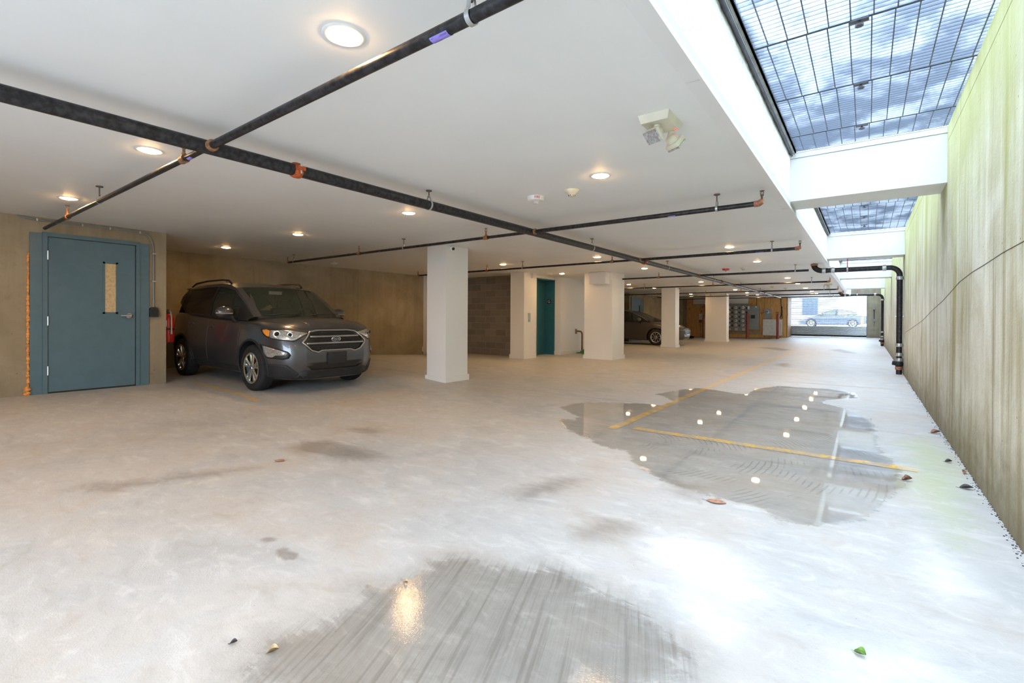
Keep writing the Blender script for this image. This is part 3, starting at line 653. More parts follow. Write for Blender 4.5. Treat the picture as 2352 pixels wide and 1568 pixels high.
MB().lathe([(0, 0), (.03, 0), (.027, .012), (0, .014)], (X0+.06, yc, 1.225), 'x').build('knob', MT['clad'], t, smooth=True)

# fire extinguisher on the end of the left wall
def extinguisher(x, y, z):
    t = thing('fire_extinguisher', 'red fire extinguisher hung on the wall end behind the dark SUV', 'fire extinguisher', (x, y, z), 0)
    MB().lathe([(0, 0), (.075, 0), (.082, .02), (.082, .36), (.074, .40), (.045, .44), (.028, .455), (0, .456)], (x, y, z), n=24).build('cylinder', MT['red'], t, smooth=True)
    MB().lathe([(0, .45), (.024, .45), (.026, .50), (0, .505)], (x, y, z), n=14).box(x-.05, x+.055, y-.008, y+.008, z+.51, z+.522).box(x-.04, x+.05, y-.008, y+.008, z+.49, z+.50).build('valve', MT['dsteel'], t)
    MB().tube([(x+.02, y, z+.49), (x+.07, y+.01, z+.48), (x+.105, y+.01, z+.40), (x+.11, y+.01, z+.25), (x+.10, y+.01, z+.13)], [.011]*4+[.016], 8).build('hose', MT['lgrey'], t, smooth=True)
    MB().lathe([(.084, .20), (.086, .20), (.086, .222), (.084, .222)], (x, y, z), n=24).build('strap', MT['black'], t)
    MB().box(x-.075, x-.02, y+.03, y+.036, z+.46, z+.53).build('tag', MT['cream'], t)
    MB().prism([(x+.083*math.cos(a), y+.083*math.sin(a)) for a in np.linspace(-1.5, -.5, 7)]+[(x+.081*math.cos(a), y+.081*math.sin(a)) for a in np.linspace(-.5, -1.5, 7)], z+.25, z+.35, 'z').build('label_panel', MT['paper'], t)
    MB().box(x-.05, x+.05, 2.74, y-.07, z+.15, z+.40).build('bracket', MT['dsteel'], t)
extinguisher(-9.02, 2.86, .735)

# ---------------------------------------------------------------- recessed lamps
LPOS = [(-1.93, 1.297), (-4.487, 1.297), (-7.04, 1.30), (-4.54, 3.965), (-7.135, 3.985), (-9.6, 3.96), (-1.937, 3.935), (-1.972, 9.16), (-7.036, 9.09), (-4.543, 9.10),
        (-1.964, 11.78), (-4.57, 11.82), (-7.06, 11.9), (-1.975, 16.985), (-4.62, 17.2), (-7.2, 17.06), (-7.14, 19.55), (-4.52, 19.4), (-4.6, 22.5), (-4.65, 25.3), (-4.62, 27.9),
        (-7.29, 25.3), (-1.99, 19.85), (-2.0, 22.74), (-1.98, 25.3), (-1.97, 27.5), (-9.62, 9.2), (-1.95, -1.4), (-4.5, -1.4), (-7.05, -1.4)]
where = ['above the aisle in front, the largest ring of light', 'left of the main black pipe, above the near floor', 'above the floor before the blue door', 'just left of the main pipe, right of the SUV lamps',
 'above the rear right of the dark SUV', 'above the back of the dark SUV', 'right of the main pipe, beside the smoke detector', 'right of the main pipe beyond the second branch pipe', 'over the floor between first column and elevator pilaster',
 'left of the main pipe, right of the elevator recess', 'right of the main pipe near the red alarm', 'left of the main pipe above the wide column', 'in front of the elevator recess', 'in the aisle row past the red alarm', 'beside the main pipe past the wide column',
 'over the roof of the grey sedan, nearer one', 'over the roof of the grey sedan, farther one', 'beside the main pipe above the slim column', 'beside the main pipe past the slim column', 'beside the main pipe near its far end', 'closest to the far end of the main pipe',
 'between the slim and the broad column', 'fourth from the shutter in the aisle row', 'third from the shutter in the aisle row', 'second from the shutter in the aisle row', 'nearest the shutter in the aisle row', 'hidden half behind the nearest column top',
 'behind the viewpoint over the aisle', 'behind the viewpoint over the middle', 'behind the viewpoint over the left']
t0 = thing('ceiling_lamp', 'round recessed ceiling lamp', 'lamp', (0, 0, H), 0, 'recessed ceiling lamps')
MB().lathe([(.070, -.003), (.076, -.006), (.092, -.004), (.098, 0), (.070, 0)], n=36).build('trim_ring', MT['trimw'], t0, smooth=True, local=True)
MB().lathe([(0, -.017), (.035, -.0158), (.055, -.012), (.070, -.005), (.071, -.001), (0, -.001)], n=32).build('diffuser', MT['lamp'], t0, smooth='all', local=True)
for i, ((x, y), wh) in enumerate(zip(LPOS, where)):
    o = t0 if i == 0 else dup(t0)
    o.location = (x, y, H); o['label'] = 'glowing recessed ceiling lamp '+wh

# ---------------------------------------------------------------- sprinkler pipes
ZP = 2.29; XM = -3.57
def coupling(mb, c, ax, R, wd=.05):
    mb.lathe([(R-.002, -wd/2), (R+.010, -wd/2), (R+.014, -wd/4), (R+.014, wd/4), (R+.010, wd/2), (R-.002, wd/2)], c, ax, 22)
t = thing('main_pipe', 'thick black sprinkler main pipe running the length of the ceiling', 'pipe', (XM, 0, ZP), 0)
MB().tube([(XM, -3.1, ZP), (XM, 28.0, ZP)], .046, 20).build('pipe_run', MT['pipe'], t, smooth=True)
for yc_, m_ in [(1.98, 'orange'), (9.2, 'orange'), (15.5, 'copper'), (22.9, 'copper')]:
    mb = MB(); coupling(mb, (XM, yc_, ZP), 'y', .046, .062)
    mb.box(XM+.045, XM+.085, yc_-.03, yc_+.03, ZP-.012, ZP+.016).box(XM-.085, XM-.045, yc_-.03, yc_+.03, ZP-.012, ZP+.016)
    q = mb.build('coupling', MT[m_], t, smooth=True)
    mb = MB()
    for s in (-1, 1): mb.tube([(XM+s*.072, yc_-.0, ZP-.035), (XM+s*.072, yc_, ZP+.045)], .007, 8).lathe([(0, 0), (.012, 0), (.012, .01), (0, .01)], (XM+s*.072, yc_, ZP+.018), n=6)
    mb.build('bolts', MT['steel'], q)
def label_on(x0, x1, y, z, r, parent, txt=False):
    n = 9; a0, a1 = -2.4, -.2
    vs = []; 
    for k in range(n):
        a = a0+(a1-a0)*k/(n-1)
        for xx in (x0, x1): vs.append((xx, y+(r+.0012)*math.cos(a-0.0)*1.0, z+(r+.0012)*math.sin(a)))
    lab = MB().add(vs, [(2*k, 2*k+2, 2*k+3, 2*k+1) for k in range(n-1)]).build('label_panel', MT['purple'], parent, smooth='all', fix=False)
    if txt:
        for k, (a, u0, u1) in enumerate([(-2.15, .05, .42), (-2.0, .05, .5), (-1.35, .45, .95), (-1.22, .5, .95), (-1.08, .5, .8), (-.75, .1, .3), (-2.15, .8, .92)]):
            rr_ = random.Random(k); u = u0; mb = MB()
            while u < u1:
                w_ = .02+.04*rr_.random(); xa = x0+(x1-x0)*(1-u); xb = x0+(x1-x0)*(1-min(u+w_, u1))
                vs = [(xx, y+(r+.0022)*math.cos(b), z+(r+.0022)*math.sin(b)) for xx in (xa, xb) for b in (a-.035, a+.035)]
                mb.add(vs, [(0, 1, 3, 2)]); u += w_+.02
            mb.build('printed_row', MT['ink'], lab, fix=False)
def sprinkler(mb, x, y, z0):
    mb.tube([(x, y, z0), (x, y, z0+.045)], .010, 8).lathe([(0, 0), (.016, 0), (.016, .014), (0, .014)], (x, y, z0+.035), n=6)
    mb.tube([(x-.011, y, z0+.05), (x-.016, y, z0+.066), (x-.006, y, z0+.082)], .0035, 6).tube([(x+.011, y, z0+.05), (x+.016, y, z0+.066), (x+.006, y, z0+.082)], .0035, 6)
    mb.lathe([(0, .083), (.022, .083), (.022, .086), (0, .086)], (x, y, z0), n=16).tube([(x, y, z0+.05), (x, y, z0+.083)], .003, 6)
def branch(y, xl, xr, label, heads, rl=.021, rrr=.026, tee=(), labels=(), z=ZP, endr=True, endl=True):
    t = thing('branch_pipe', label, 'pipe', (XM, y, z), 0, 'black sprinkler branch pipes under the ceiling')
    if xr > XM+.1:
        MB().tube([(XM+.05, y, z), (xr, y, z)], rrr, 14).build('pipe_run', MT['pipe'], t, smooth=True)
        mb = MB(); mb.lathe([(rrr, .047), (rrr+.012, .047), (rrr+.012, .075), (rrr, .08)], (XM, y, z), 'x', 16); mb.build('outlet_fitting', MT['fitting'], t, smooth=True)
        if endr:
            MB().tube([(xr-.03, y, z), (xr+.01, y, z), (xr+.03, y, z+.012), (xr+.038, y, z+.035)], [rrr+.006]*3+[rrr*.75], 12).build('elbow', MT['copper'], t, smooth=True)
            mb = MB(); sprinkler(mb, xr+.038, y, z+.035); mb.build('sprinkler_head', MT['rod'], t)
    if xl < XM-.1:
        MB().tube([(xl, y, z), (XM-.05, y, z)], rl, 14).build('pipe_run', MT['pipe'], t, smooth=True)
        if endl:
            MB().tube([(xl+.03, y, z), (xl-.005, y, z), (xl-.022, y, z+.012), (xl-.026, y, z+.035)], [rl+.005]*3+[rl*.75], 12).build('elbow', MT['fitting'], t, smooth=True)
            mb = MB(); sprinkler(mb, xl-.026, y, z+.03); mb.build('sprinkler_head', MT['rod'], t)
    for xh in heads:
        r = rrr if xh > XM else rl
        MB().lathe([(r, -.035), (r+.008, -.035), (r+.008, .035), (r, .035)], (xh, y, z), 'x', 16).tube([(xh, y, z+.01), (xh, y, z+.045)], .016, 10).build('tee_fitting', MT['fitting'], t, smooth=True)
        mb = MB(); sprinkler(mb, xh, y, z+.045); mb.build('sprinkler_head', MT['fitting'], t)
    for (a, b, tx) in labels: label_on(a, b, y, z, rrr if a > XM else rl, t, tx)
branch(1.36, -8.62, -.86, 'nearest black branch pipe crossing above the aisle to the blue door wall', [-3.99, -7.42], labels=[(-1.42, -1.325, True), (-3.9, -3.83, False), (-7.9, -7.86, False)], endl=False)
branch(5.22, -9.72, -.87, 'second black branch pipe, passing the top of the nearest column', [-4.35, -7.3], labels=[(-1.75, -1.67, False), (-6.75, -6.68, False)])
branch(8.87, -9.75, -.90, 'third black branch pipe, in front of the elevator pilaster', [-4.1, -7.35], labels=[(-1.5, -1.38, False), (-3.75, -3.68, False)])
branch(12.95, -6.6, -1.08, 'fourth black branch pipe, meeting the wall drain elbow', [-4.6], labels=[], endl=False, endr=False)
branch(17.1, -7.66, -.92, 'fifth black branch pipe, over the bonnet of the grey sedan', [-4.2])
branch(21.6, -9.4, -.90, 'sixth black branch pipe, behind the slim column', [-5.6, -4.2])
branch(25.2, -9.0, -.86, 'seventh black branch pipe, crossing above the broad column', [-6.3, -8.3])
branch(28.0, -9.3, -.80, 'farthest black branch pipe, at the end of the main pipe', [-4.2], endr=False)
MB().bbox(-8.66, -8.61, 1.325, 1.395, ZP-.035, ZP+.03, .008).build('pipe_cap', MT['fitting'], None)['label'] = 'x'
bpy.data.objects.remove(bpy.data.objects['pipe_cap'])
# hangers
def hanger(x, y, r, lab, along):
    t = thing('pipe_hanger', lab, 'hanger', (x, y, H), 0, 'pipe hangers under the ceiling')
    MB().tube([(x, y, H-.01), (x, y, ZP+r+.03)], .006, 8).lathe([(0, 0), (.03, 0), (.03, .008), (0, .008)], (x, y, H-.01), n=16).build('threaded_rod', MT['rod'], t)
    pts = []
    for a in np.linspace(-PI/2-2.5, -PI/2+2.5, 17):
        c, s = (r+.003)*math.cos(a), (r+.003)*math.sin(a)
        pts.append((c, s))
    pts = [(0, r+.045)]+[(-.012, r+.042)]+pts+[(.012, r+.042)]+[(0, r+.045)]
    vs = []; wd = .011
    for c, s in pts:
        for u in (-wd, wd): vs.append((x+c, y+u, ZP+s) if along == 'y' else (x+u, y+c, ZP+s))
        for u in (wd, -wd):
            k = 1+.003/max(.01, math.hypot(c, s)); vs.append((x+c*k, y+u, ZP+s*k) if along == 'y' else (x+u, y+c*k, ZP+s*k))
    n = len(pts); fs = []
    for i in range(n-1):
        for k in range(4): fs.append((4*i+k, 4*i+(k+1) % 4, 4*i+4+(k+1) % 4, 4*i+4+k))
    MB().add(vs, fs).build('clevis_ring', MT['steel'], t, smooth=True)
for (x, y, r, al, lb) in [(XM, 3.38, .046, 'y', 'pipe hanger on the main pipe, nearer than the second branch'), (XM, 6.96, .046, 'y', 'pipe hanger on the main pipe between second and third branch'),
    (XM, 10.6, .046, 'y', 'pipe hanger on the main pipe past the third branch'), (XM, 14.6, .046, 'y', 'pipe hanger on the main pipe past the fourth branch'), (XM, 18.4, .046, 'y', 'pipe hanger on the main pipe past the fifth branch'),
    (XM, 22.2, .046, 'y', 'pipe hanger on the main pipe past the sixth branch'), (XM, -1.5, .046, 'y', 'pipe hanger on the main pipe behind the viewpoint'),
    (-1.21, 1.36, .026, 'x', 'silver pipe hanger beside the purple label on the nearest branch'), (-6.13, 1.36, .021, 'x', 'pipe hanger on the nearest branch near the blue door'),
    (-1.25, 5.22, .026, 'x', 'pipe hanger on the right end of the second branch'), (-6.1, 5.22, .021, 'x', 'pipe hanger on the second branch left of the nearest column'), (-9.5, 5.22, .021, 'x', 'pipe hanger on the left end of the second branch above the SUV'),
    (-1.26, 8.87, .026, 'x', 'pipe hanger on the right end of the third branch'), (-6.3, 8.87, .021, 'x', 'pipe hanger on the third branch before the elevator pilaster'),
    (-1.35, 12.95, .026, 'x', 'pipe hanger on the right part of the fourth branch'), (-1.35, 17.1, .026, 'x', 'pipe hanger on the right end of the fifth branch'), (-6.6, 17.1, .021, 'x', 'pipe hanger on the fifth branch over the sedan'),
    (-1.3, 21.6, .026, 'x', 'pipe hanger on the right end of the sixth branch'), (-1.3, 25.2, .026, 'x', 'pipe hanger on the right end of the seventh branch'), (-5.6, 25.2, .021, 'x', 'pipe hanger on the seventh branch near the broad column'),
    (-1.3, 28.0, .026, 'x', 'pipe hanger on the right part of the farthest branch')]:
    hanger(x, y, r, lb, al)

# ---------------------------------------------------------------- wall drain pipes
def drain(y, lab, zb=0.0):
    X = .56; R = .052; z = 2.27
    t = thing('drain_pipe', lab, 'pipe', (X, y, zb), 0, 'black drain pipes crossing to the right wall')
    arc = [(X-.17+.17*math.sin(a), y, z-.17+.17*math.cos(a)) for a in np.linspace(0, PI/2, 8)]
    MB().tube([(-.78, y, z)]+arc+[(X, y, zb)], R, 18).build('pipe_run', MT['pipe'], t, smooth=True)
    arc2 = [(-.98+.17*(1-math.cos(a)), y-.02*0, z+.13-.13*math.sin(a)) for a in np.linspace(0, PI/2, 7)]
    MB().tube(arc2+[(-.72, y, z)], R+.006, 18).build('bend', MT['clad'], t, smooth=True)
    mb = MB(); mb.lathe([(R, -.02), (R+.02, -.02), (R+.02, .02), (R, .02)], (-.98, y, z+.14), 'z', 18); mb.build('flange', MT['copper'], t, smooth=True)
    for (c, ax, m_) in [((-.79, y, z), 'x', 'steel'), ((-.62, y, z), 'x', 'steel'), ((.30, y, z), 'x', 'steel'), ((X, y, z-.23), 'z', 'steel'), ((X, y, .62), 'z', 'steel'), ((X, y, .42), 'z', 'steel'), ((X, y, .31), 'z', 'steel'), ((X, y, .13), 'z', 'copper')]:
        mb = MB(); coupling(mb, c, ax, R, .07); mb.build('clamp', MT[m_], t, smooth=True)
    MB().sphere((X, y, .22), .075, (1, 1, 1.15)).tube([(X, y, .22), (X-.11, y-.02, .24)], .045, 12).build('cleanout', MT['clad'], t, smooth=True)
    MB().box(X-.075, .631, y-.012, y+.012, 1.22, 1.24).build('wall_strap', MT['steel'], t)
    MB().tube([(-.35, y, z), (-.35, y, 2.513)], .008, 8).build('threaded_rod', MT['red'], t)
    mb = MB(); coupling(mb, (-.35, y, z), 'x', R, .03); mb.build('hanger_ring', MT['steel'], t, smooth=True)
drain(13.02, 'near black drain pipe crossing under the grating and down the right wall')
drain(26.6, 'far black drain pipe down the right wall beside the rolling shutter')

# ---------------------------------------------------------------- ceiling devices
t = thing('emergency_light', 'cream twin-head emergency light on the ceiling near the light well', 'emergency light', (-1.08, 3.05, H), math.radians(0), 'emergency light units')
def eml(t):
    MB().add([(-.10,-.13,0),(.10,-.13,0),(.10,.13,0),(-.10,.13,0),(-.085,-.115,-.05),(.085,-.115,-.05),(.085,.115,-.05),(-.085,.115,-.05)],
             [(0,1,2,3),(7,6,5,4),(0,4,5,1),(1,5,6,2),(2,6,7,3),(3,7,4,0)]).build('housing', MT['cream'], t, local=True)
    for (cx, cy, rx, rz) in [(-.01, -.045, 42, -22), (.035, .135, 40, 150)]:
        Rm = Matrix.Rotation(math.radians(rz), 3, 'Z') @ Matrix.Rotation(math.radians(rx), 3, 'X')
        b = MB().bbox(-.055, .055, -.045, -.01, -.045, .045, .010)
        b.sphere((0, 0, 0), .046, (1, .9, .85)).tube([(0, .02, .0), (0, .05, .05)], .022, 12)
        off = Vector((cx, cy, -.10)); b.v = [tuple(Rm @ Vector(v)+off) for v in b.v]
        h = b.build('lamp_head', MT['cream'], t, smooth=True, local=True)
        l = MB().bbox(-.052, .052, -.054, -.044, -.043, .043, .003)
        for i in range(9): l.box(-.048+.0115*i, -.044+.0115*i, -.057, -.053, -.040, .040)
        l.v = [tuple(Rm @ Vector(v)+off) for v in l.v]; l.build('lens', MT['lampglass'], h, local=True)
    MB().lathe([(0, 0), (.006, 0), (.006, .004), (0, .004)], (.07, .09, -.056)).build('indicator', MT['redled'], t, local=True)
eml(t)
t2 = dup(t, (-1.12, 20.6, H), .3, 'cream emergency light on the ceiling far down the aisle'); t2.scale = (1, 1, 1)
def smoke(x, y, lab):
    t = thing('smoke_detector', lab, 'smoke detector', (x, y, H), 0, 'smoke detectors')
    MB().lathe([(0, -.062), (.030, -.062), (.032, -.045), (.05, -.035), (.075, -.012), (.078, 0), (0, 0)], (x, y, H), n=28).build('housing', MT['cream'], t, smooth=True)
    mb = MB()
    for k in range(8):
        a = 2*PI*k/8+.2; mb.sphere((x+.031*math.cos(a), y+.031*math.sin(a), H-.054), .007, (1, 1, .7), 8, 6)
    mb.build('vents', MT['black'], t)
smoke(-2.395, 4.22, 'cream smoke detector on the ceiling right of the FIRE strobe')
smoke(-2.49, 13.09, 'cream smoke detector on the ceiling beside the red alarm')
smoke(-2.66, 22.3, 'far smoke detector on the ceiling, nearer the light well')
smoke(-2.95, 20.9, 'far smoke detector on the ceiling, nearer the main pipe')
smoke(-10.2, 6.6, 'smoke detector on the ceiling above the far side of the SUV')
smoke(-7.35, 11.7, 'smoke detector beside the lamp before the elevator')
def strobe(x, y, m_, lab, txt):
    t = thing('fire_strobe', lab, 'alarm', (x, y, H), 0, 'ceiling fire alarms')
    MB().lathe([(0, -.048), (.055, -.048), (.084, -.040), (.09, 0), (0, 0)], (x, y, H), n=32).build('housing', MT[m_], t, smooth=True)
    MB().lathe([(0, -.075), (.02, -.073), (.034, -.058), (.036, -.042), (0, -.042)], (x, y, H), n=24).build('strobe_lens', MT['lens'] if m_ != 'red' else MT['lampglass'], t, smooth=True)
    if txt:
        tm = text_mesh('lettering', 'FIRE', .034, MT['redtxt'], t, (.0885*math.sin(.75), -.0885*math.cos(.75), -.021), (math.radians(98), 0, .75), .0012)
strobe(-2.836, 4.23, 'wplastic', 'white ceiling strobe with red FIRE lettering left of the smoke detector', True)
strobe(-2.90, 13.07, 'red', 'red ceiling fire alarm right of the main pipe', False)
# ---------------------------------------------------------------- cars (local: +x forward, z up, origin on the floor under the middle)
def smooth_loft(sections, cap=True, lvl=2, mats=None):
    """sections: list of half outlines [(x,y,z)...] from bottom centre to top centre; mirrored, capped, subdivided"""
    m = len(sections[0]); vs = []; 
    ring = 2*(m-1)
    for s_ in sections:
        vs += [tuple(p) for p in s_]+[(p[0], -p[1], p[2]) for p in s_[-2:0:-1]]
    fs = []
    for i in range(len(sections)-1):
        for k in range(ring): fs.append((i*ring+k, i*ring+(k+1) % ring, (i+1)*ring+(k+1) % ring, (i+1)*ring+k))
    def capf(b, flip):
        for k in range(m-1):
            q = [b+k, b+k+1, b+(ring-k-1) % ring, b+(ring-k) % ring]
            q2 = []
            for a in q:
                if a not in q2: q2.append(a)
            if len(q2) > 2: fs.append(tuple(q2 if flip else q2[::-1]))
    if cap: capf(0, True); capf((len(sections)-1)*ring, False)
    me = bpy.data.meshes.new('tmp'); me.from_pydata(vs, [], fs)
    o = bpy.data.objects.new('tmp', me); col.objects.link(o)
    md = o.modifiers.new('s', 'SUBSURF'); md.levels = lvl; md.render_levels = lvl
    out = evaluated_mesh(o); bpy.data.objects.remove(o)
    return out
def cut(me, cutters):
    o = bpy.data.objects.new('tmp', me); col.objects.link(o); cs = []
    for c in cutters:
        q = c.build('tmpc', MT['clad']); cs.append(q)
        md = o.modifiers.new('b', 'BOOLEAN'); md.operation = 'DIFFERENCE'; md.solver = 'EXACT'; md.object = q
    out = evaluated_mesh(o); bpy.data.objects.remove(o)
    for q in cs: bpy.data.objects.remove(q)
    return out
def smoothstep(a, b, x):
    t = max(0, min(1, (x-a)/(b-a))); return t*t*(3-2*t)
def resample(poly, n, closed=True):
    P = [Vector(p) for p in poly]; 
    if closed: P.append(P[0])
    L = [0]
    for a, b in zip(P, P[1:]): L.append(L[-1]+(b-a).length)
    out = []
    for i in range(n):
        d = L[-1]*i/(n if closed else n-1); j = 0
        while j < len(L)-2 and L[j+1] < d: j += 1
        t = (d-L[j])/max(1e-9, L[j+1]-L[j]); out.append(P[j].lerp(P[j+1], t))
    return out
class Surf:
    uoff = .75
    def __init__(s, me):
        s.bvh = BVHTree.FromPolygons([v.co for v in me.vertices], [p.vertices for p in me.polygons])
    def hit(s, uv, d):
        if d == 'front': o, dr = Vector((4, uv[0], uv[1])), Vector((-1, 0, 0))
        elif d == 'rear': o, dr = Vector((-4, uv[0], uv[1])), Vector((1, 0, 0))
        elif d == 'right': o, dr = Vector((uv[0], -3, uv[1])), Vector((0, 1, 0))
        elif d == 'left': o, dr = Vector((uv[0], 3, uv[1])), Vector((0, -1, 0))
        elif d == 'top': o, dr = Vector((uv[0], uv[1], 4)), Vector((0, 0, -1))
        elif d == 'corner': # uv measured across a 40 degree corner view (front right)
            a = math.radians(-40); f = Vector((math.cos(a), math.sin(a), 0)); r = Vector((-math.sin(a), math.cos(a), 0))
            o = f*4+r*(uv[0]+s.uoff)+Vector((0, 0, uv[1])); dr = -f
        elif d == 'cornerl':
            a = math.radians(40); f = Vector((math.cos(a), math.sin(a), 0)); r = Vector((math.sin(a), -math.cos(a), 0))
            o = f*4+r*(uv[0]+s.uoff)+Vector((0, 0, uv[1])); dr = -f
        h = s.bvh.ray_cast(o, dr)
        if h[0] is None: return None, dr
        return h[0], dr
    def patch(s, mb, poly, d, off=.004, rings=5, n=48, thick=.012):
        P = resample(poly, n); c = sum(P, Vector((0, 0)))/n
        vs = []; fallback = None
        def pt(uv, o_):
            nonlocal fallback
            h, dr = s.hit(uv, d)
            if h is None: h = fallback if fallback is not None else Vector((0, 0, 0))
            fallback = h; return h-dr*o_
        vs.append(pt(c, off))
        for k in range(1, rings+1):
            for p in P: vs.append(pt(c.lerp(p, k/rings), off))
        b = len(vs)
        for p in P: vs.append(pt(p, -thick))
        fs = [(0, 1+i, 1+(i+1) % n) for i in range(n)]
        for k in range(rings-1):
            for i in range(n): fs.append((1+k*n+i, 1+(k+1)*n+i, 1+(k+1)*n+(i+1) % n, 1+k*n+(i+1) % n))
        for i in range(n): fs.append((1+(rings-1)*n+i, b+i, b+(i+1) % n, 1+(rings-1)*n+(i+1) % n))
        mb.add(vs, fs); return mb
    def line(s, mb, pts, d, r=.006, off=.0, closed=False, n=None):
        n = n or max(6, int(sum((Vector(b)-Vector(a)).length for a, b in zip(pts, pts[1:]))/.05))
        P = resample(pts, n, closed); q = []
        for p in P:
            h, dr = s.hit(p, d)
            if h is not None: q.append(h-dr*off)
        if len(q) > 2: mb.tube(q, r, 6, closed=closed)
        return mb
def wheel(parent, x, y, R, side, style, label=None):
    w_ = .205; s = side
    W = MB().lathe([(R*.60, -w_/2+.01), (R*.70, -w_/2), (R*.90, -w_/2+.004), (R*.97, -w_/2+.022), (R, -w_/2+.05), (R, w_/2-.05), (R*.97, w_/2-.022), (R*.90, w_/2-.004), (R*.70, w_/2), (R*.60, w_/2-.01), (R*.60, -w_/2+.01)], (x, y, R), 'y', 48)
    for g in (-.045, 0, .045): W.lathe([(R+.001, g-.004), (R+.002, g), (R+.001, g+.004)], (x, y, R), 'y', 48)
    t = W.build('wheel', MT['rubber'], parent, smooth=True, local=True)
    yo = y+s*(w_/2-.012); mb = MB()
    ri = R*.64
    mb.lathe([(ri, -.0), (ri+.012, s*.008), (ri-.004, s*.012), (ri-.022, s*.004), (ri-.026, -s*.05)], (x, yo, R), 'y', 48)
    n = 5 if style == 'five' else (9 if style == 'multi' else 7)
    for k in range(n):
        a = 2*PI*k/n+.3
        pairs = (-.17, .17) if style == 'five' else (0,)
        for da in pairs:
            a0 = a+da*.55; a1 = a+da*1.25
            p0 = Vector((math.cos(a0), 0, math.sin(a0)))*.045; p1 = Vector((math.cos(a1), 0, math.sin(a1)))*(ri-.012)
            tg0 = Vector((-math.sin(a0), 0, math.cos(a0))); tg1 = Vector((-math.sin(a1), 0, math.cos(a1)))
            w0, w1 = (.016, .024) if style == 'five' else (.010, .023)
            c = Vector((x, yo, R)); vs = []
            for (p, tg, ww, dy) in ((p0, tg0, w0, .0), ((p0+p1)*.55, (tg0+tg1).normalized(), (w0+w1)*.5, .004), (p1, tg1, w1, .008)):
                for (u, v) in ((-1, -.02), (-.6, 0), (.6, 0), (1, -.02)): vs.append(c+p+tg*ww*u+Vector((0, s*(dy+v), 0)))
            mb.add(vs, [(i+4*j, i+1+4*j, i+5+4*j, i+4+4*j) for j in range(2) for i in range(3)])
    mb.lathe([(0, s*.012), (.024, s*.012), (.030, s*.004), (.055, -s*.002), (.06, -s*.02)], (x, yo, R), 'y', 24)
    mb.build('rim', MT['chrome'] if style == 'five' else MT['satin'], t, smooth=True, local=True)
    MB().lathe([(0, -s*.05), (ri-.02, -s*.05), (ri-.02, -s*.06), (0, -s*.06)], (x, yo, R), 'y', 32).lathe([(0, s*.0135), (.017, s*.0135), (.017, s*.012)], (x, yo, R), 'y', 20).build('brake_disc', MT['clad'], t, local=True)
    return t
def lerp_tab(tab, x):
    return float(np.interp(x, [a for a, _ in tab], [b for _, b in tab]))
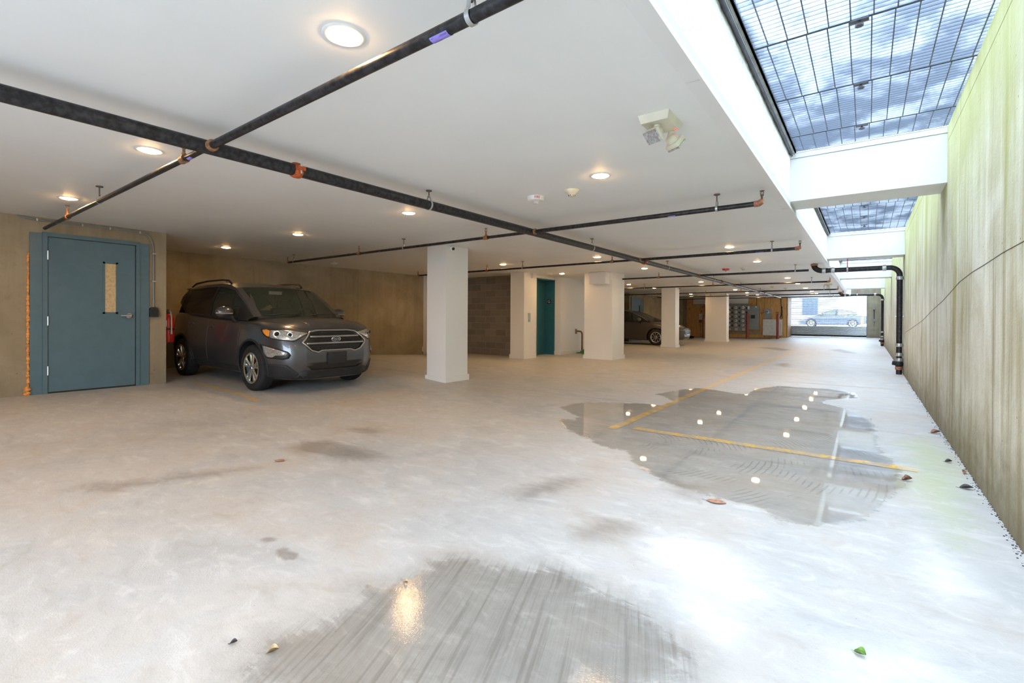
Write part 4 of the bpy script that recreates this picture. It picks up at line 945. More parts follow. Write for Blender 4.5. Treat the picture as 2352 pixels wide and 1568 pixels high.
def build_car(name, label, group, cfg):
    t = thing(name, label, 'car', (0, 0, 0), 0, group); P = cfg
    secs = []
    for x in P['xs']:
        wd = lerp_tab(P['w'], x); zb = lerp_tab(P['zb'], x); zs = lerp_tab(P['zs'], x); zc = lerp_tab(P['zc'], x)
        sec = []
        for (fy, z) in [(0, zb), (.60, zb), (.90, zb+.01), (.955, zb+.07), (.975, .40), (1.0, .56), (.995, .70), (.985, .82), (.962, zs-.05), (.925, zs), (.80, zs+(zc-zs)*.45), (.45, zs+(zc-zs)*.9), (0, zc)]:
            z = min(z, zs-.03) if fy in (1.0, .995, .985) else z
            xx = x
            wf = smoothstep(P['nose0'], P['xs'][-1], x)
            xx -= wf*(max(0, z-.62)*P['rake']+max(0, .38-z)*.35)
            wr = smoothstep(P['tail0'], P['xs'][0], x)
            xx += wr*(max(0, z-.75)*P.get('trake', .2)+max(0, .45-z)*.3)
            sec.append((xx, fy*wd, z))
        secs.append(sec)
    me = smooth_loft(secs, lvl=2)
    R = P['R']; xa, xb = P['axf'], P['axr']; sf_full = Surf(me)
    cutters = []
    for xw in (xa, xb):
        for s in (-1, 1):
            y0, y1 = (.58, 1.1) if s > 0 else (-1.1, -.58)
            pr = [(R+.055, y0), (R+.055, y1)]
            c = MB(); n = 40; vs = []
            for yy in (y0, y1): vs += [(xw+(R+.055)*math.cos(2*PI*k/n), yy, R+.01+(R+.055)*math.sin(2*PI*k/n)) for k in range(n)]
            c.add(vs, [tuple(range(n))[::-1], tuple(range(n, 2*n))]+[(k, (k+1) % n, n+(k+1) % n, n+k) for k in range(n)])
            cutters.append(c)
    if P.get('cabin'):
        a, b, yw, zz = P['cabin']; cutters.append(MB().box(a, b, -yw, yw, zz, 2.0))
    me2 = cut(me, cutters)
    me2.materials.clear(); me2.materials.append(P['paint']); me2.name = 'body'
    me2.polygons.foreach_set('use_smooth', [True]*len(me2.polygons))
    try: me2.set_sharp_from_angle(angle=math.radians(35))
    except Exception: pass
    body = bpy.data.objects.new('body', me2); col.objects.link(body); body.parent = t
    S = sf_full
    # --- greenhouse
    st = P['stations']          # (belt xyz, rail xyz)
    N = len(st); paint, glass, black, gdark = P['paint'], MT['glass'], MT['clad'], MT['glassd']
    roof = MB(); pill = MB(); pl = {-1: MB(), 1: MB()}
    def side_pt(i, f, v, s):
        b0, r0 = Vector(st[i][0]), Vector(st[i][1]); b1, r1 = Vector(st[i+1][0]), Vector(st[i+1][1])
        p = b0.lerp(b1, f).lerp(r0.lerp(r1, f), v); p.y += .035*math.sin(PI*v); p.y *= s; return p
    def side_patch(mb, i, f0, f1, v0, v1, s, nu=4, nv=5, inset=0):
        vs = []
        for a in range(nu+1):
            for c in range(nv+1):
                p = side_pt(i, f0+(f1-f0)*a/nu, v0+(v1-v0)*c/nv, s); p.y -= s*inset; vs.append(p)
        mb.add(vs, [(a*(nv+1)+c, (a+1)*(nv+1)+c, (a+1)*(nv+1)+c+1, a*(nv+1)+c+1) for a in range(nu) for c in range(nv)])
    fw0 = P['front_cells']; rw0 = P['rear_cells']; bc = P['b_cells']; sail = P['sail_cells']
    for s in (-1, 1):
        gf, gr, bp = MB(), MB(), MB()
        for i in range(N-1):
            if i in fw0: side_patch(gf, i, 0, 1, .03, .90, s, inset=.006)
            elif i in rw0: side_patch(gr, i, 0, 1, .03, .90, s, inset=.006)
            elif i in bc or i in sail: side_patch(bp, i, 0, 1, 0, .92, s)
            else: side_patch(pl[s], i, 0, 1, 0, 1, s)
            if i not in (set(range(N-1))-set(fw0)-set(rw0)-set(bc)-set(sail)):
                side_patch(pl[s], i, 0, 1, .90, 1, s, nv=2); side_patch(bp, i, 0, 1, -.02, .04, s, nv=1)
        gf.build('side_window', glass, t, smooth='all', local=True, fix=False)
        gr.build('side_window', P.get('rearglass', gdark), t, smooth='all', local=True, fix=False)
        bp.build('window_trim', MT['black'], t, smooth='all', local=True, fix=False)
    # front screen from rails 0..h, roof h..e, rear screen e..end
    h, e = P['header'], P['roofend']
    def cross(i, f, bulge_x, crown):
        r0, r1 = Vector(st[i][1]), Vector(st[i+1][1]); r = r0.lerp(r1, f); out = []
        for k in range(17):
            u = -1+2*k/16; out.append(Vector((r.x+bulge_x*(1-u*u), r.y*u, r.z+crown*(1-u*u)**1.0)))
        return out
    def strip_rows(rows, mb, k0, k1):
        vs = [p for r_ in rows for p in r_[k0:k1+1]]; n = k1-k0+1
        mb.add(vs, [(j*n+i, j*n+i+1, (j+1)*n+i+1, (j+1)*n+i) for j in range(len(rows)-1) for i in range(n-1)])
    rows = []
    for i in range(h):
        for a in range(5):
            if a == 4 and i < h-1: continue
            f = a/4; g = (i+f)/h; rows.append(cross(i, f, P['wsb']*(1-g)+.03*g, .0*(1-g)+.03*g))
    wsm = MB(); strip_rows(rows, wsm, 1, 15); strip_rows(rows, pl[-1], 0, 1); strip_rows(rows, pl[1], 15, 16)
    wsm.build('windshield', MT['glass'], t, smooth='all', local=True, fix=False)
    rows = []
    for i in range(h, e):
        for a in range(5):
            if a == 4 and i < e-1: continue
            g = (i-h+a/4)/(e-h); rows.append(cross(i, a/4, .03*(1-g)-.02*g, .03+.02*math.sin(PI*g)))
    strip_rows(rows, roof, 0, 16)
    rf = roof.build('roof', paint, t, smooth='all', local=True, fix=False)
    # rear screen
    rb, rr_ = P['rear_base'], st[e][1]
    rows = []
    for a in range(6):
        g = a/5; p = Vector(rr_).lerp(Vector(rb), g); rows.append([Vector((p.x-(.03+.06*math.sin(PI*g))*(1-(-1+2*k/16)**2), p.y*(-1+2*k/16), p.z+.03*(1-g)*(1-(-1+2*k/16)**2))) for k in range(17)])
    gm = MB(); strip_rows(rows, gm, 1, 15); strip_rows(rows, pl[-1], 0, 1); strip_rows(rows, pl[1], 15, 16)
    gm.build('rear_window', gdark, t, smooth='all', local=True, fix=False)
    for s in (-1, 1): pl[s].build('side_pillars', paint, t, smooth='all', local=True, fix=False)
    # interior
    a, b, yw, zz = P['cabin']
    mb = MB()
    for s in (-1, 1):
        x = P['seatx']; mb.bbox(x-.25, x+.25, s*.37-.24, s*.37+.24, zz-.0, zz+.14, .04).bbox(x-.36, x-.22, s*.37-.23, s*.37+.23, zz+.05, P['seatz'], .05).bbox(x-.36, x-.26, s*.37-.11, s*.37+.11, P['seatz'], P['seatz']+.15, .04)
    mb.bbox(x-1.2, x-1.05, -.6, .6, zz, P['seatz']-.04, .05)
    mb.bbox(a+.8 if 0 else b-.35, b-.005, -yw+.01, yw-.01, zz, P['dashz'], .03)
    mb.build('interior', MT['seat'], t, smooth=True, local=True)
    mb = MB(); cx = x+.42; mb.tube([(cx+.06*math.sin(q)*.5, .37+.18*math.cos(q), P['dashz']-.02+.18*math.sin(q)*.95) for q in np.linspace(0, 2*PI, 22)[:-1]], .014, 8, closed=True)
    mb.build('steering_wheel', MT['black'], t, smooth=True, local=True)
    # mirrors
    for s in (-1, 1):
        mx, my, mz = P['mirror']
        mb = MB().sphere((mx, s*(my+.13), mz), .5, (.17, .26, .17), 18, 12); mirror = mb.build('mirror', paint, t, smooth=True, local=True)
        MB().tube([(mx+.02, s*(my-.06), mz-.14), (mx+.02, s*(my-.0), mz-.12), (mx+.01, s*(my+.05), mz-.05)], [.04, .032, .03], 10).build('mirror_stalk', black, mirror, smooth=True, local=True)
        if P.get('suv'):
            MB().tube([(mx+.078, s*(my+.05), mz+.0-.02), (mx+.083, s*(my+.13), mz-.02), (mx+.062, s*(my+.22), mz-.018), (mx+.02, s*(my+.252), mz-.015)], .010, 8).build('indicator', MT['satin'], mirror, smooth=True, local=True)
    # wheels
    for xw in (xa, xb):
        for s in (-1, 1): wheel(t, xw, s*P['track'], R, s, P['wheel'])
    # wheel-arch lips
    for s, d in ((-1, 'right'), (1, 'left')):
        for xw in (xa, xb):
            mb = MB(); pts = []
            for q in np.linspace(-.25, PI+.25, 26):
                uv = (xw+(R+.062)*math.cos(q), R+.01+(R+.062)*math.sin(q)); hh, dr = S.hit(Vector(uv), d)
                if hh is not None: pts.append(hh-dr*.0)
            mb.tube(pts, .016 if P.get('suv') else .006, 8); mb.build('arch_trim', MT['clad'] if P.get('suv') else paint, t, smooth=True, local=True)
        mb = MB()
        for ln in P['seams']: S.line(mb, ln, d, .0038, -.0012)
        mb.build('door_seams', MT['black'], t, local=True)
        for (hx, hz) in P['handles']:
            hh, dr = S.hit((hx, hz), d)
            MB().bbox(hx-.085, hx+.085, hh.y-.022*(1 if s > 0 else 1), hh.y+.022, hz-.013, hz+.013, .009).build('door_handle', P.get('handle_mat', paint), t, smooth=True, local=True)
        if P.get('suv'):
            mb = MB(); S.patch(mb, [(-.83, .20), (.83, .20), (.86, .34), (-.86, .34)], d, .006, 3, 60); mb.build('sill_cladding', MT['clad'], t, smooth=True, local=True)
    return t, S

suv = dict(paint=MT['paint'], suv=True, xs=[-1.97, -1.93, -1.84, -1.62, -1.26, -.8, -.3, .2, .6, .9, 1.2, 1.5, 1.72, 1.88, 1.98, 2.03],
 w=[(-1.97, .60), (-1.93, .72), (-1.84, .80), (-1.62, .855), (-1.26, .885), (-.8, .87), (-.3, .865), (.2, .865), (.6, .87), (.9, .88), (1.2, .888), (1.5, .872), (1.72, .83), (1.88, .74), (1.98, .62), (2.03, .48)],
 zb=[(-1.97, .32), (-1.6, .26), (-.8, .21), (.9, .20), (1.6, .18), (2.03, .18)],
 zs=[(-1.97, 1.08), (-1.6, 1.14), (-.8, 1.08), (.3, 1.03), (.9, 1.01), (1.3, .99), (1.7, .945), (1.9, .89), (2.03, .80)],
 zc=[(-1.97, 1.06), (-1.6, 1.10), (.9, 1.06), (1.0, 1.10), (1.3, 1.085), (1.7, 1.03), (1.9, .97), (2.03, .86)],
 nose0=1.55, tail0=-1.5, rake=.32, trake=.12, R=.335, axf=1.235, axr=-1.285, track=.765, wheel='five', cabin=(-1.72, .72, .70, .86),
 stations=[((1.02, .80, 1.01), (1.06, .72, 1.07)), ((.72, .812, 1.025), (.66, .69, 1.335)), ((.50, .816, 1.03), (.30, .655, 1.525)), ((.10, .818, 1.045), (.02, .635, 1.585)),
           ((-.22, .82, 1.055), (-.25, .625, 1.605)), ((-.31, .82, 1.06), (-.34, .625, 1.607)), ((-.80, .82, 1.085), (-.85, .62, 1.60)), ((-1.22, .815, 1.12), (-1.30, .61, 1.58)),
           ((-1.50, .80, 1.30), (-1.60, .59, 1.555)), ((-1.86, .70, 1.15), (-1.84, .56, 1.53))],
 front_cells=[1, 2, 3], rear_cells=[5, 6, 7], b_cells=[4], sail_cells=[0], header=2, roofend=9, wsb=.12, rear_base=(-1.99, .66, 1.10),
 seatx=.1, seatz=1.22, dashz=1.07, mirror=(.62, .83, 1.135),
 seams=[[(.86, .98), (.84, .75), (.80, .45), (.74, .30)], [(-.25, 1.02), (-.27, .7), (-.27, .30)], [(-.98, 1.06), (-1.0, .85), (-.93, .62), (-.82, .45), (-.80, .32)], [(.74, .30), (-.8, .32)], [(.95, .985), (1.4, .955), (1.68, .92)]],
 handles=[(-.12, .90), (-.86, .94)])
car, S = build_car('sport_utility_vehicle', 'dark grey compact SUV parked nose-out beside the blue door', 'parked cars', suv)
# rear quarter is bodywork: front end details
def part(name, m, mb, parent=None, smooth='all'):
    return mb.build(name, m, parent or car, smooth=smooth, local=True)
sm = lambda pts: [(-a, b) for a, b in pts][::-1]
hexo = [(-.52, .72), (-.40, .605), (-.30, .575), (-.24, .60), (.24, .60), (.30, .575), (.40, .605), (.52, .72), (.38, .865), (.25, .885), (-.25, .885), (-.38, .865)]
g = part('grille', MT['black'], S.patch(MB(), hexo, 'front', .004, 6, 60))
mb = MB(); S.line(mb, hexo, 'front', .012, .012, True, 70); part('grille_frame', MT['satin'], mb, g)
for zz, hw in ((.80, .40), (.705, .47)):
    mb = MB()
    for dz in (-.006, .004): S.line(mb, [(-hw, zz+dz), (hw, zz+dz)], 'front', .0075, .014, False, 24)
    part('grille_bar', MT['satin'], mb, g)
mb = MB()
for r_ in range(5):
    for k in range(15):
        y = -.42+.06*k+(.03 if r_ % 2 else 0); z = .635+.05*r_
        if abs(y) < .50-abs(z-.72)*1.0-.02:
            hh, dr = S.hit((y, z), 'front')
            if hh is not None: mb.tube([(hh.x+.010, y+.024*math.cos(q), z+.018*math.sin(q)) for q in np.linspace(0, 2*PI, 7)[:-1]], .0035, 4, closed=True)
part('grille_mesh', MT['clad'], mb, g)
hh, dr = S.hit((0, .755), 'front'); bx = hh.x
e_ = MB().lathe([(0, .024), (.046, .022), (.05, .012), (.05, 0)], (0, 0, 0), 'x', 36); e_.v = [(v[0]+bx, v[1]*1.62, v[2]*.72+.755) for v in e_.v]
bd = part('badge', MT['dark'], e_, g, True)
mb = MB(); mb.tube([(bx+.022, .076*math.cos(q), .755+.033*math.sin(q)) for q in np.linspace(0, 2*PI, 37)[:-1]], .0035, 6, closed=True); part('badge_ring', MT['chrome'], mb, g, True)
tx = text_mesh('badge_lettering', 'Ford', .062, MT['chrome'], g, (bx+.0255, 0, .757), (PI/2, 0, PI/2), .001, 1.15)
for s, d in ((-1, 'corner'), (1, 'cornerl')):
    # uv.x = distance across a view turned 40 deg towards the side
    a = math.radians(40); 
    def uvp(x, y): return -x*math.sin(a)*-1*0+(-math.sin(-a)*0)
    HL = [(-.45, .905), (-.425, .84), (-.35, .79), (-.15, .748), (.03, .735), (.07, .755), (.205, .86), (.10, .875), (-.15, .90), (-.36, .915)]
    base = part('headlight', MT['black'], S.patch(MB(), [(u, v) for u, v in HL], d, .003, 5, 50))
    inner = [(u*.93-.012, .835+(v-.835)*.86) for u, v in HL]
    inn = [(-.30, .89), (-.31, .79), (-.14, .76), (.03, .747), (.19, .852), (-.12, .893)]
    part('lamp_reflector', MT['lampglass'], S.patch(MB(), inn, d, .008, 5, 40), base)
    part('turn_signal', MT['amber'], S.patch(MB(), [(-.425, .892), (-.40, .845), (-.345, .808), (-.315, .80), (-.305, .885), (-.36, .902)], d, .009, 4, 30), base)
    f3 = Vector((math.cos(a), s*math.sin(a), 0))
    for (u, v, r_) in ((-.20, .838, .040), (-.03, .828, .032)):
        hh, dr = S.hit((u, v), d)
        if hh is None: continue
        sd_ = Vector((0, 0, 1)).cross(f3)
        mb = MB().tube([hh+f3*.012+sd_*r_*math.cos(q_)+Vector((0, 0, 1))*r_*math.sin(q_) for q_ in np.linspace(0, 2*PI, 25)[:-1]], .006, 6, closed=True); q = part('projector_ring', MT['satin'], mb, base, True)
        part('projector_lens', MT['glassd'], MB().sphere(hh+f3*.006, r_*.72), q, True)
    FG = [(-.46, .70), (-.35, .675), (-.18, .64), (-.04, .595), (.0, .55), (-.03, .50), (-.10, .485), (-.33, .50), (-.40, .54), (-.43, .60)]
    fb = part('fog_light_pod', MT['black'], S.patch(MB(), FG, d, .002, 5, 44))
    part('fog_lens', MT['lampglass'], S.patch(MB(), [(-.41, .675), (-.30, .650), (-.15, .612), (-.05, .58), (-.06, .545), (-.22, .54), (-.25, .515), (-.34, .515), (-.39, .57)], d, .008, 4, 36), fb)
    part('corner_cladding', MT['clad'], S.patch(MB(), [(-.50, .42), (-.06, .41), (.06, .31), (.14, .21), (-.50, .21)], d, .010, 5, 40))
part('lower_grille', MT['black'], S.patch(MB(), [(-.50, .40), (-.38, .325), (.38, .325), (.50, .40), (.42, .43), (-.42, .43)], 'front', .003, 4, 50))
part('bumper_cladding', MT['clad'], S.patch(MB(), [(-.60, .20), (.60, .20), (.52, .325), (.36, .318), (-.36, .318), (-.52, .325)], 'front', .014, 4, 60))
hh, dr = S.hit((0, .50), 'front')
pl = part('plate_bracket', MT['clad'], MB().bbox(hh.x+.0, hh.x+.03, -.155, .155, .395, .57, .008), None, True)
mb = MB()
for (y, z) in ((-.10, .52), (.10, .52), (0, .455)): mb.tube([(hh.x+.028, y, z), (hh.x+.0315, y, z)], .011, 10)
part('bolt_holes', MT['black'], mb, pl)
mb = MB()
for s in (-1, 1): S.line(mb, [(.98, s*.78), (1.4, s*.73), (1.75, s*.60), (1.86, s*.45)], 'top', .004)
S.line(mb, [(1.86, -.45), (1.885, 0), (1.86, .45)], 'top', .004)
part('bonnet_seam', MT['black'], mb)
mb = MB()
for s in (-1, 1): S.line(mb, [(1.05, s*.45), (1.4, s*.42), (1.8, s*.30)], 'top', .008, -.004)
part('bonnet_crease', MT['paint'], mb)
part('cowl', MT['black'], MB().bbox(.98, 1.10, -.70, .70, 1.03, 1.075, .01), None, True)
mb = MB()
for y0, y1 in ((-.62, -.05), (.0, .6)): mb.tube([(1.10, y0, 1.095), (1.16, (y0+y1)/2, 1.115), (1.13, y1, 1.125)], .008, 6)
part('wipers', MT['black'], mb)
for s in (-1, 1):
    mb = MB(); mb.tube([(.02, s*.60, 1.60), (-.08, s*.60, 1.655), (-.3, s*.60, 1.672), (-.9, s*.59, 1.668), (-1.4, s*.575, 1.64), (-1.62, s*.565, 1.585)], [.016, .018, .016, .016, .018, .014], 8)
    part('roof_rail', MT['clad'], mb, None, True)
part('roof_spoiler', MT['paint'], MB().bbox(-1.99, -1.80, -.53, .53, 1.53, 1.575, .018), None, True)
part('antenna', MT['black'], MB().tube([(-1.45, 0, 1.60), (-1.62, 0, 1.75)], [.010, .004], 8))
part('rear_view_mirror', MT['lgrey'], MB().bbox(.22, .26, -.11, .11, 1.44, 1.50, .01), None, True)
for s, d in ((-1, 'right'), (1, 'left')):
    part('tail_light', MT['red'], S.patch(MB(), [(-1.90, 1.06), (-1.74, 1.08), (-1.70, .98), (-1.78, .84), (-1.90, .84)], d, .005, 4, 30))
car.location = (-8.345, 4.115, .088); car.rotation_euler = (0, .009, math.radians(.5))

sed = dict(paint=MT['paint2'], xs=[-2.42, -2.38, -2.25, -1.9, -1.38, -.8, -.2, .4, .8, 1.1, 1.42, 1.75, 2.05, 2.25, 2.37, 2.43],
 w=[(-2.42, .58), (-2.38, .72), (-2.25, .82), (-1.9, .88), (-1.38, .905), (-.8, .90), (.8, .90), (1.1, .905), (1.42, .90), (1.75, .86), (2.05, .78), (2.25, .66), (2.37, .52), (2.43, .38)],
 zb=[(-2.42, .34), (-1.9, .24), (-.8, .19), (1.2, .18), (2.0, .20), (2.43, .24)],
 zs=[(-2.42, .90), (-1.9, 1.0), (-.8, .98), (.4, .96), (.9, .94), (1.4, .90), (1.9, .81), (2.25, .72), (2.43, .66)],
 zc=[(-2.42, .92), (-1.9, 1.04), (.9, 1.0), (1.1, 1.02), (1.5, .97), (1.9, .90), (2.25, .80), (2.43, .70)],
 nose0=1.9, tail0=-2.0, rake=.45, trake=.1, R=.335, axf=1.42, axr=-1.40, track=.80, wheel='multi', cabin=(-1.4, .82, .72, .80),
 stations=[((1.12, .80, .95), (1.18, .73, 1.0)), ((.78, .82, .965), (.68, .69, 1.20)), ((.45, .83, .97), (.20, .62, 1.39)), ((.0, .83, .975), (-.10, .59, 1.45)),
           ((-.22, .83, .98), (-.26, .585, 1.46)), ((-.31, .83, .98), (-.35, .585, 1.46)), ((-.8, .83, .99), (-.8, .58, 1.44)), ((-1.18, .82, 1.0), (-1.15, .57, 1.39)),
           ((-1.40, .80, 1.02), (-1.35, .56, 1.34)), ((-1.75, .74, 1.03), (-1.55, .56, 1.26))],
 front_cells=[1, 2, 3], rear_cells=[5, 6, 7], b_cells=[4], sail_cells=[0], header=2, roofend=9, wsb=.14, rear_base=(-2.0, .68, 1.03), rearglass=MT['glass'],
 seatx=.0, seatz=1.14, dashz=1.0, mirror=(.72, .84, 1.06), handle_mat=MT['chrome'],
 seams=[[(.95, .93), (.94, .7), (.90, .35), (.86, .27)], [(-.25, .95), (-.27, .6), (-.27, .27)], [(-1.0, .97), (-1.02, .8), (-.9, .5), (-.85, .3)], [(.86, .26), (-.85, .27)]],
 handles=[(-.12, .86), (-.95, .88)])
Surf.uoff = .80
car2, S2 = build_car('sedan', 'warm grey sedan half hidden behind the wide and the slim white column', 'parked cars', sed)
def part2(name, m, mb, parent=None, smooth='all'): return mb.build(name, m, parent or car2, smooth=smooth, local=True)
for s, d in ((-1, 'right'), (1, 'left')):
    mb = MB(); S2.line(mb, [(1.05, .945), (.4, .965), (-.6, .98), (-1.4, 1.0)], d, .006, .006); part2('chrome_strip', MT['chrome'], mb)
    mb = MB(); mb.tube([(1.12, s*.80, .965), (.70, s*.715, 1.19), (.20, s*.64, 1.40), (-.26, s*.605, 1.468), (-.8, s*.60, 1.45), (-1.3, s*.585, 1.36)], .008, 6); part2('roof_drip_trim', MT['chrome'], mb)
for s, d in ((-1, 'corner'), (1, 'cornerl')):
    hl = part2('headlight', MT['lampglass'], S2.patch(MB(), [(-.38, .76), (-.30, .70), (-.05, .64), (.05, .62), (.02, .68), (-.18, .75)], d, .004, 4, 40))
    part2('fog_light_pod', MT['black'], S2.patch(MB(), [(-.15, .45), (.08, .42), (.05, .34), (-.12, .36)], d, .004, 4, 30))
part2('grille', MT['black'], S2.patch(MB(), [(-.34, .64), (.34, .64), (.26, .46), (-.26, .46)], 'front', .005, 5, 50))
mb = MB(); S2.line(mb, [(-.36, .66), (-.26, .45), (.26, .45), (.36, .66)], 'front', .012, .01); part2('grille_frame', MT['chrome'], mb)
part2('lower_grille', MT['black'], S2.patch(MB(), [(-.45, .36), (.45, .36), (.38, .28), (-.38, .28)], 'front', .005, 4, 40))
k2 = 1.05; car2.scale = (k2, k2, k2); car2.location = (-7.30-1.42*k2, 21.17, 0)
# parked vehicle out in the street
car3 = dup(car2, (-2.4, 50.0, .48), PI, 'blue-grey car parked across the street behind the rolling shutter'); car3.name = 'street_car'
def recolour(o, old, new):
    for c in [o]+list(o.children)+[g for c in o.children for g in c.children]:
        if c.type == 'MESH' and old.name in [m.name for m in c.data.materials if m]:
            c.data = c.data.copy()
            for i, m in enumerate(c.data.materials):
                if m == old: c.data.materials[i] = new
recolour(car3, MT['paint2'], MT['paint3'])

# ---------------------------------------------------------------- end wall: plywood, meters, shutter
YE = 31.75
t = tag(MB().box(-6.83, -3.72, YE-.04, YE, .05, H).box(-3.70, -3.66, YE-.04, 33.3, .1, H).build('wall_panel_end', MT['ply']), kind='structure')
tag(MB().box(-9.4, -8.05, YE-.04, YE, .02, 2.4).build('plywood_board', MT['ply']), 'knotty plywood board on the end wall left of the broad column', 'board')
tag(MB().box(-9.0, -5.75, YE-.05, YE-.041, 2.10, H).build('drywall_board', MT['white']), 'white board above the electric meter bank', 'board')
t = thing('meter_bank', 'grey bank of round electric meters on the end wall', 'electric meters', (-6.5, YE, .4), 0)
x0 = -7.36
for c in range(4):
    xa_ = x0+c*.40
    cab = MB().bbox(xa_, xa_+.395, YE-.20, YE-.045, .43, 2.09, .006).build('cabinet', MT['bgrey'], t)
    for r_ in range(5):
        zc_ = 1.86-.265*r_
        MB().lathe([(.085, 0), (.092, -.02), (.088, -.05), (.075, -.05), (.075, 0)], (xa_+.16, YE-.20, zc_), 'y', 22).build('meter_ring', MT['lgrey'], cab, smooth=True)
        mt = MB().lathe([(0, -.11), (.05, -.105), (.072, -.085), (.076, 0), (0, 0)], (xa_+.16, YE-.20, zc_), 'y', 20).build('meter_glass', MT['paper'], cab, smooth=True)
        MB().box(xa_+.12, xa_+.20, YE-.316, YE-.308, zc_-.015, zc_+.02).box(xa_+.31, xa_+.385, YE-.225, YE-.20, zc_-.06-.03, zc_+.05-.03).build('breaker_cover', MT['black'], cab)
    MB().box(xa_+.10, xa_+.26, YE-.206, YE-.2, .46, .62).build('label_panel', MT['pink'], cab)
t = thing('switch_cabinet', 'tall grey switch cabinet with a black square handle on plywood', 'cabinet', (-5.46, YE, 1), 0)
MB().bbox(-5.755, -5.13, YE-.27, YE-.045, .53, 1.95, .008).build('casing', MT['bgrey'], t)
MB().bbox(-5.745, -5.18, YE-.285, YE-.27, .56, 1.92, .006).build('door', MT['bgrey'], t)
MB().bbox(-5.55, -5.34, YE-.33, YE-.285, 1.20, 1.40, .01).build('handle', MT['black'], t)
MB().box(-5.74, -5.64, YE-.29, YE-.285, 1.75, 1.93).box(-5.33, -5.24, YE-.29, YE-.285, 1.85, 1.93).build('label_panel', MT['paper'], t)
t = thing('meter_box', 'small grey meter box with one round glass meter on plywood', 'electric meter', (-4.7, YE, 1.5), 0)
MB().bbox(-4.87, -4.50, YE-.16, YE-.045, 1.19, 1.78, .008).build('casing', MT['bgrey'], t)
MB().lathe([(0, -.10), (.06, -.095), (.085, -.07), (.10, 0), (0, 0)], (-4.69, YE-.16, 1.58), 'y', 22).build('meter_glass', MT['lgrey'], t, smooth=True)
MB().box(-4.74, -4.64, YE-.272, YE-.262, 1.57, 1.62).build('register', MT['black'], t)
t = thing('trough_cabinet', 'wide light grey two-door cabinet low on the plywood wall', 'cabinet', (-4.43, YE, .7), 0)
MB().bbox(-4.92, -3.93, YE-.25, YE-.045, .20, 1.16, .006).build('casing', MT['lgrey'], t)
for a, b in ((-4.91, -4.43), (-4.42, -3.94)): MB().bbox(a, b, YE-.262, YE-.25, .22, 1.14, .004).build('door', MT['lgrey'], t)
MB().box(-6.9, -5.0, YE-.14, YE-.045, .30, .40).build('wireway', MT['bgrey'])
tag(bpy.data.objects['wireway'], 'long grey wireway under the meter bank', 'wireway')
t = thing('power_cable', 'black cable looping down the plywood above the right bollard', 'cable', (-4.0, YE, 1.3), 0)
MB().tube([(-4.02, YE-.06, 2.4), (-4.0, YE-.07, 1.95), (-3.97, YE-.08, 1.6), (-4.0, YE-.09, 1.35), (-4.1, YE-.09, 1.22), (-4.2, YE-.08, 1.185)], .018, 8).tube([(-3.96, YE-.07, 1.9), (-3.95, YE-.08, 1.3)], .022, 8).build('cable_run', MT['black'], t, smooth=True)
tag(MB().tube([(-5.3, YE-.06, 2.4), (-5.29, YE-.07, 2.2), (-5.32, YE-.08, 1.95)], .016, 8).build('service_cable', MT['black']), 'black cable dropping into the tall grey cabinet', 'cable')
mb = MB()
for cx in (-5.0, -4.2):
    for k in range(5): mb.tube([(cx-.06+.03*k, YE-.07, 1.55+.05*math.sin(k*2.1)), (cx-.05+.03*k, YE-.10, 1.49+.05*math.cos(k*1.7))], .018, 8)
tag(mb.build('conduit_fittings', MT['copper']), 'cluster of coppery fittings either side of the small meter box', 'fittings')
def bollard(x, y, h, m_, lab):
    t = thing('bollard', lab, 'bollard', (x, y, 0), 0, 'pipe bollards')
    MB().lathe([(0, 0), (.075, 0), (.075, h-.05), (.06, h-.015), (.03, h), (0, h+.003)], (x, y, 0), n=24).build('post', MT[m_], t, smooth=True)
bollard(-5.61, 30.69, 1.50, 'maroon', 'maroon bollard in front of the tall grey cabinet')
bollard(-4.03, 30.64, 1.45, 'maroon', 'maroon bollard in front of the light grey cabinet')
bollard(-7.93, 30.2, 1.42, 'brown', 'brown bollard between the plywood board and broad column')
t = thing('wall_notice', 'white notice on the knotty plywood board', 'notice', (-8.4, YE, 1.25), 0)
MB().bbox(-8.62, -8.42, YE-.06, YE-.04, 1.12, 1.46, .003).build('sheet', MT['paper'], t)
MB().box(-8.60, -8.53, YE-.063, YE-.06, 1.17, 1.41).box(-8.51, -8.44, YE-.063, YE-.06, 1.17, 1.41).build('rows', MT['lgrey'], t)
tag(MB().bbox(-8.61, -8.44, YE-.1, YE-.04, .92, 1.09, .01).build('alarm_box', MT['maroon']), 'small dark red box below the white notice', 'box')
tag(MB().bbox(-8.0, -7.42, 31.2, YE-.05, 0, 2.35, .01).build('utility_cabinet', MT['bgrey']), 'tall dark grey cabinet left of the broad column', 'cabinet')
mb = MB(); mb.sphere((-8.9, 29.4, .13), .36, (1.15, .8, .62), 20, 12).sphere((-9.25, 29.5, .15), .32, (1, .8, .8), 18, 10).sphere((-8.6, 29.4, .06), .28, (1.2, .8, .35), 18, 10)
for i, v in enumerate(mb.v):
    v = Vector(v); k = .025*math.sin(v.x*23+v.z*31)+.02*math.sin(v.y*37+v.x*11); mb.v[i] = (v.x+k, v.y-k, max(.0, v.z+k))
tag(mb.build('rubbish_bag', MT['bag'], None, smooth=True), 'black bag slumped on the floor before the plywood board', 'bag')
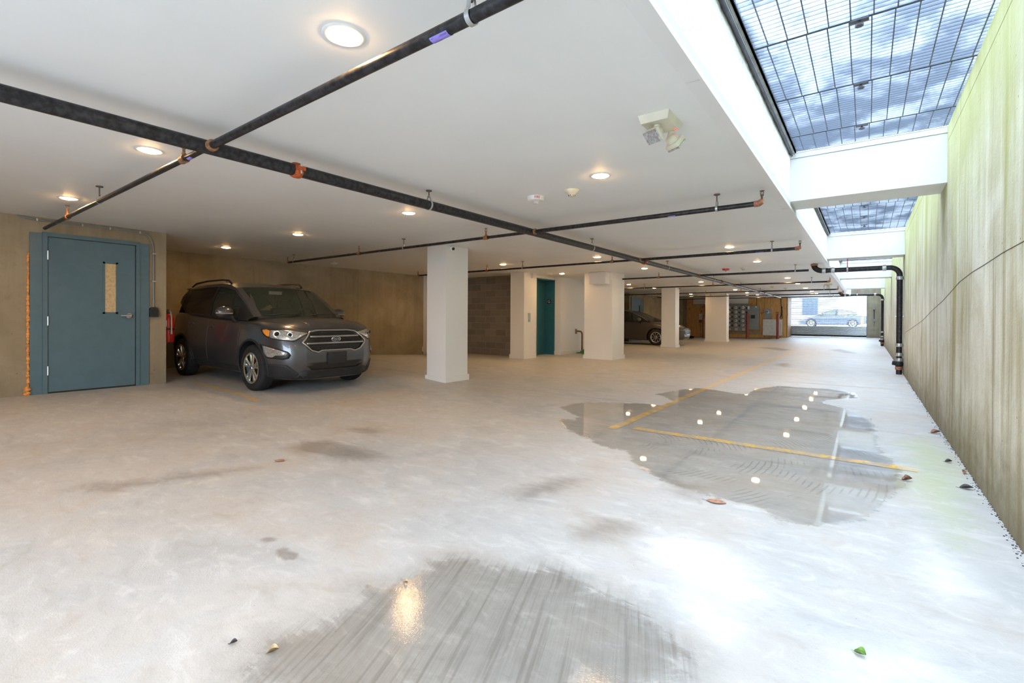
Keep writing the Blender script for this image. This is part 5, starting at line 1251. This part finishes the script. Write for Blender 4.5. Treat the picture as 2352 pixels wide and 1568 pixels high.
# second blue door on the stair wall
d = tag(MB().box(-9.62, -9.58, 23.25, 24.35, 0, 2.15).build('door_3', MT['blue']), kind='structure')
MB().box(-9.62, -9.565, 23.0, 23.25, 0, 2.25).box(-9.62, -9.565, 24.35, 24.5, 0, 2.25).box(-9.62, -9.565, 23.25, 24.35, 2.15, 2.25).build('door_frame', MT['blue'], d)
MB().box(-9.58, -9.572, 24.05, 24.18, 1.0, 1.85).build('pane', MT['dark'], d)
tag(MB().tube([(-9.57, 24.6, .9), (-9.57, 24.6, 2.2), (-9.57, 24.8, 2.36), (-9.57, 25.8, 2.38), (-9.57, 26.4, 2.2), (-9.57, 26.7, 2.18)], .014, 8).build('wall_conduit', MT['bgrey'], None, smooth=True), 'thin dark conduit curving over the far blue door', 'conduit')
# rolling shutter
YS = 33.35; zb = .16
d = tag(MB().bbox(-3.70, .03, YS+.02, YS+.07, zb, zb+.09, .01).build('door_4', MT['clad']), kind='structure')
mb = MB(); z = zb+.09
while z < .72:
    mb.add([(-3.70, YS+.05, z), (.03, YS+.05, z), (.03, YS+.02, z+.03), (-3.70, YS+.02, z+.03), (.03, YS+.05, z+.068), (-3.70, YS+.05, z+.068)], [(0, 1, 2, 3), (3, 2, 4, 5)]); z += .072
mb.box(-3.70, .03, YS+.051, YS+.056, zb+.09, .74).build('slats', MT['shutter'], d, fix=False)
mb = MB(); z = .76
while z < 2.62: mb.bbox(-3.70, .03, YS+.03, YS+.05, z-.018, z+.018, .004); z += .098
for i in range(17): mb.box(-3.62+.225*i, -3.612+.225*i, YS+.036, YS+.044, .72, 2.62)
mb.build('grille_rods', MT['shutter'], d)
MB().box(-3.74, -3.68, YS-.0, YS+.1, .1, 2.62).box(.0, .04, YS, YS+.1, .1, 2.62).build('guide_rails', MT['bgrey'], d)
t = thing('door_switch', 'small grey door switch with a hanging cord on the stub wall right of the shutter', 'switch', (.33, 33.34, 1.6), 0)
MB().bbox(.27, .38, 33.29, 33.35, 1.72, 1.86, .006).build('casing', MT['bgrey'], t)
MB().tube([(.33, 33.33, 1.72), (.34, 33.33, 1.2)], .012, 6).build('cord', MT['clad'], t)
MB().bbox(.29, .39, 33.28, 33.35, 1.06, 1.2, .006).build('button_box', MT['bgrey'], t)
# outside
struct('ground', MB().box(-30, 30, 34, 66, -.2, .12).prism([(34, .12), (44, .45), (66, .45), (66, .1)], -30, 30, 'x'), MT['pave'])
t = thing('house', 'pale house with dark windows across the street behind the shutter', 'building', (0, 55, 0), 0)
MB().box(-14, -2.5, 58, 64, .4, 5.5).build('wall', MT['siding'], t)
for a in (-12, -8.6, -5.4): MB().box(a, a+1.4, 57.95, 58.0, 1.6, 3.4).build('window', MT['dark'], t)
tag(MB().tube([(-.22, 38, .2), (-.22, 38, 1.35)], .07, 12).build('street_post', MT['orangep']), 'orange post outside behind the right side of the shutter', 'post')

# ---------------------------------------------------------------- leaves and debris
def leaf(name, x, y, L, rot, m_, lab, n=9, curl=.02, lobes=0):
    vs = []; fs = []
    for i in range(n):
        u = i/(n-1); wd = L*.32*math.sin(PI*min(1, u*1.02+.01))**.8*(1+.35*lobes*math.sin(u*PI*5))
        for k in (-1, 0, 1): vs.append(((u-.5)*L, k*wd, .003+curl*abs(k)*math.sin(PI*u)+curl*.6*u*u))
    for i in range(n-1):
        for k in (0, 1): fs.append((3*i+k, 3*i+k+1, 3*i+k+4, 3*i+k+3))
    vs2 = [(a, b, c+.0012) for a, b, c in vs]; N = len(vs)
    mb = MB(); c, s = math.cos(rot), math.sin(rot); z0 = zfloor(x, y)+.001
    T = lambda v: (x+v[0]*c-v[1]*s, y+v[0]*s+v[1]*c, z0+v[2])
    mb.add([T(v) for v in vs], fs).add([T(v) for v in vs2], fs).tube([T((-.5*L, 0, .003)), T((-.72*L, .03*L, .004))], .0012, 5)
    return tag(mb.build(name, MT[m_], None, smooth='all', fix=False), lab, 'leaf', 'fallen leaves on the floor')
leaf('fallen_leaf', .24, 4.42, .065, .3, 'leaf', 'curled purple-brown leaf beside the green moss by the puddle', lobes=1, curl=.03)
leaf('fallen_leaf', .555, 4.46, .075, .1, 'dkleaf', 'dark long leaf on the pale floor close to the right wall')
leaf('fallen_leaf', .57, 6.45, .09, .5, 'leaf', 'brown leaf in the corner of the right wall beyond the crossing line', curl=.03)
leaf('fallen_leaf', .54, 5.2, .05, .2, 'dkleaf', 'small dark leaf by the right wall between two others')
leaf('fallen_leaf', .60, 4.9, .045, 1.2, 'leaf', 'small brown leaf tucked against the right wall')
leaf('fallen_leaf', -.01, 2.02, .04, -.5, 'leafg', 'small green leaf on the wet floor at the lower right')
leaf('fallen_leaf', -1.62, .82, .038, .9, 'leaft', 'curled tan leaf at the lower left edge of the damp patch', curl=.018)
leaf('fallen_leaf', -1.775, .76, .025, .9, 'dkleaf', 'small dark twig-like leaf near the lower left of the damp patch', curl=.01)
leaf('fallen_leaf', -1.59, 1.38, .022, .2, 'leaft', 'tiny tan leaf above the lamp reflection in the damp patch', curl=.01)
leaf('fallen_leaf', -3.75, 1.95, .09, .4, 'leafo', 'rust coloured leaf scrap on the grey floor left of the dark stains', curl=.002)
leaf('fallen_leaf', -.75, 3.17, .12, .1, 'leafo', 'flat rust-orange leaf scrap below the brown stain', curl=.002)
# gritty moss and debris along the foot of the right wall
rd_ = random.Random(11); mb = MB()
for i in range(1100):
    y = 2.4+rd_.random()**1.3*9; r = .0015+.0045*rd_.random()**2; x = .629-.035*rd_.random()**4
    mb.sphere((x, y, r*.3), r, (1, 1.2, .6), 5, 3)
tag(mb.build('wall_debris', MT['dkleaf'], fix=False), 'dark gritty debris along the foot of the right concrete wall', 'debris', kind='stuff')
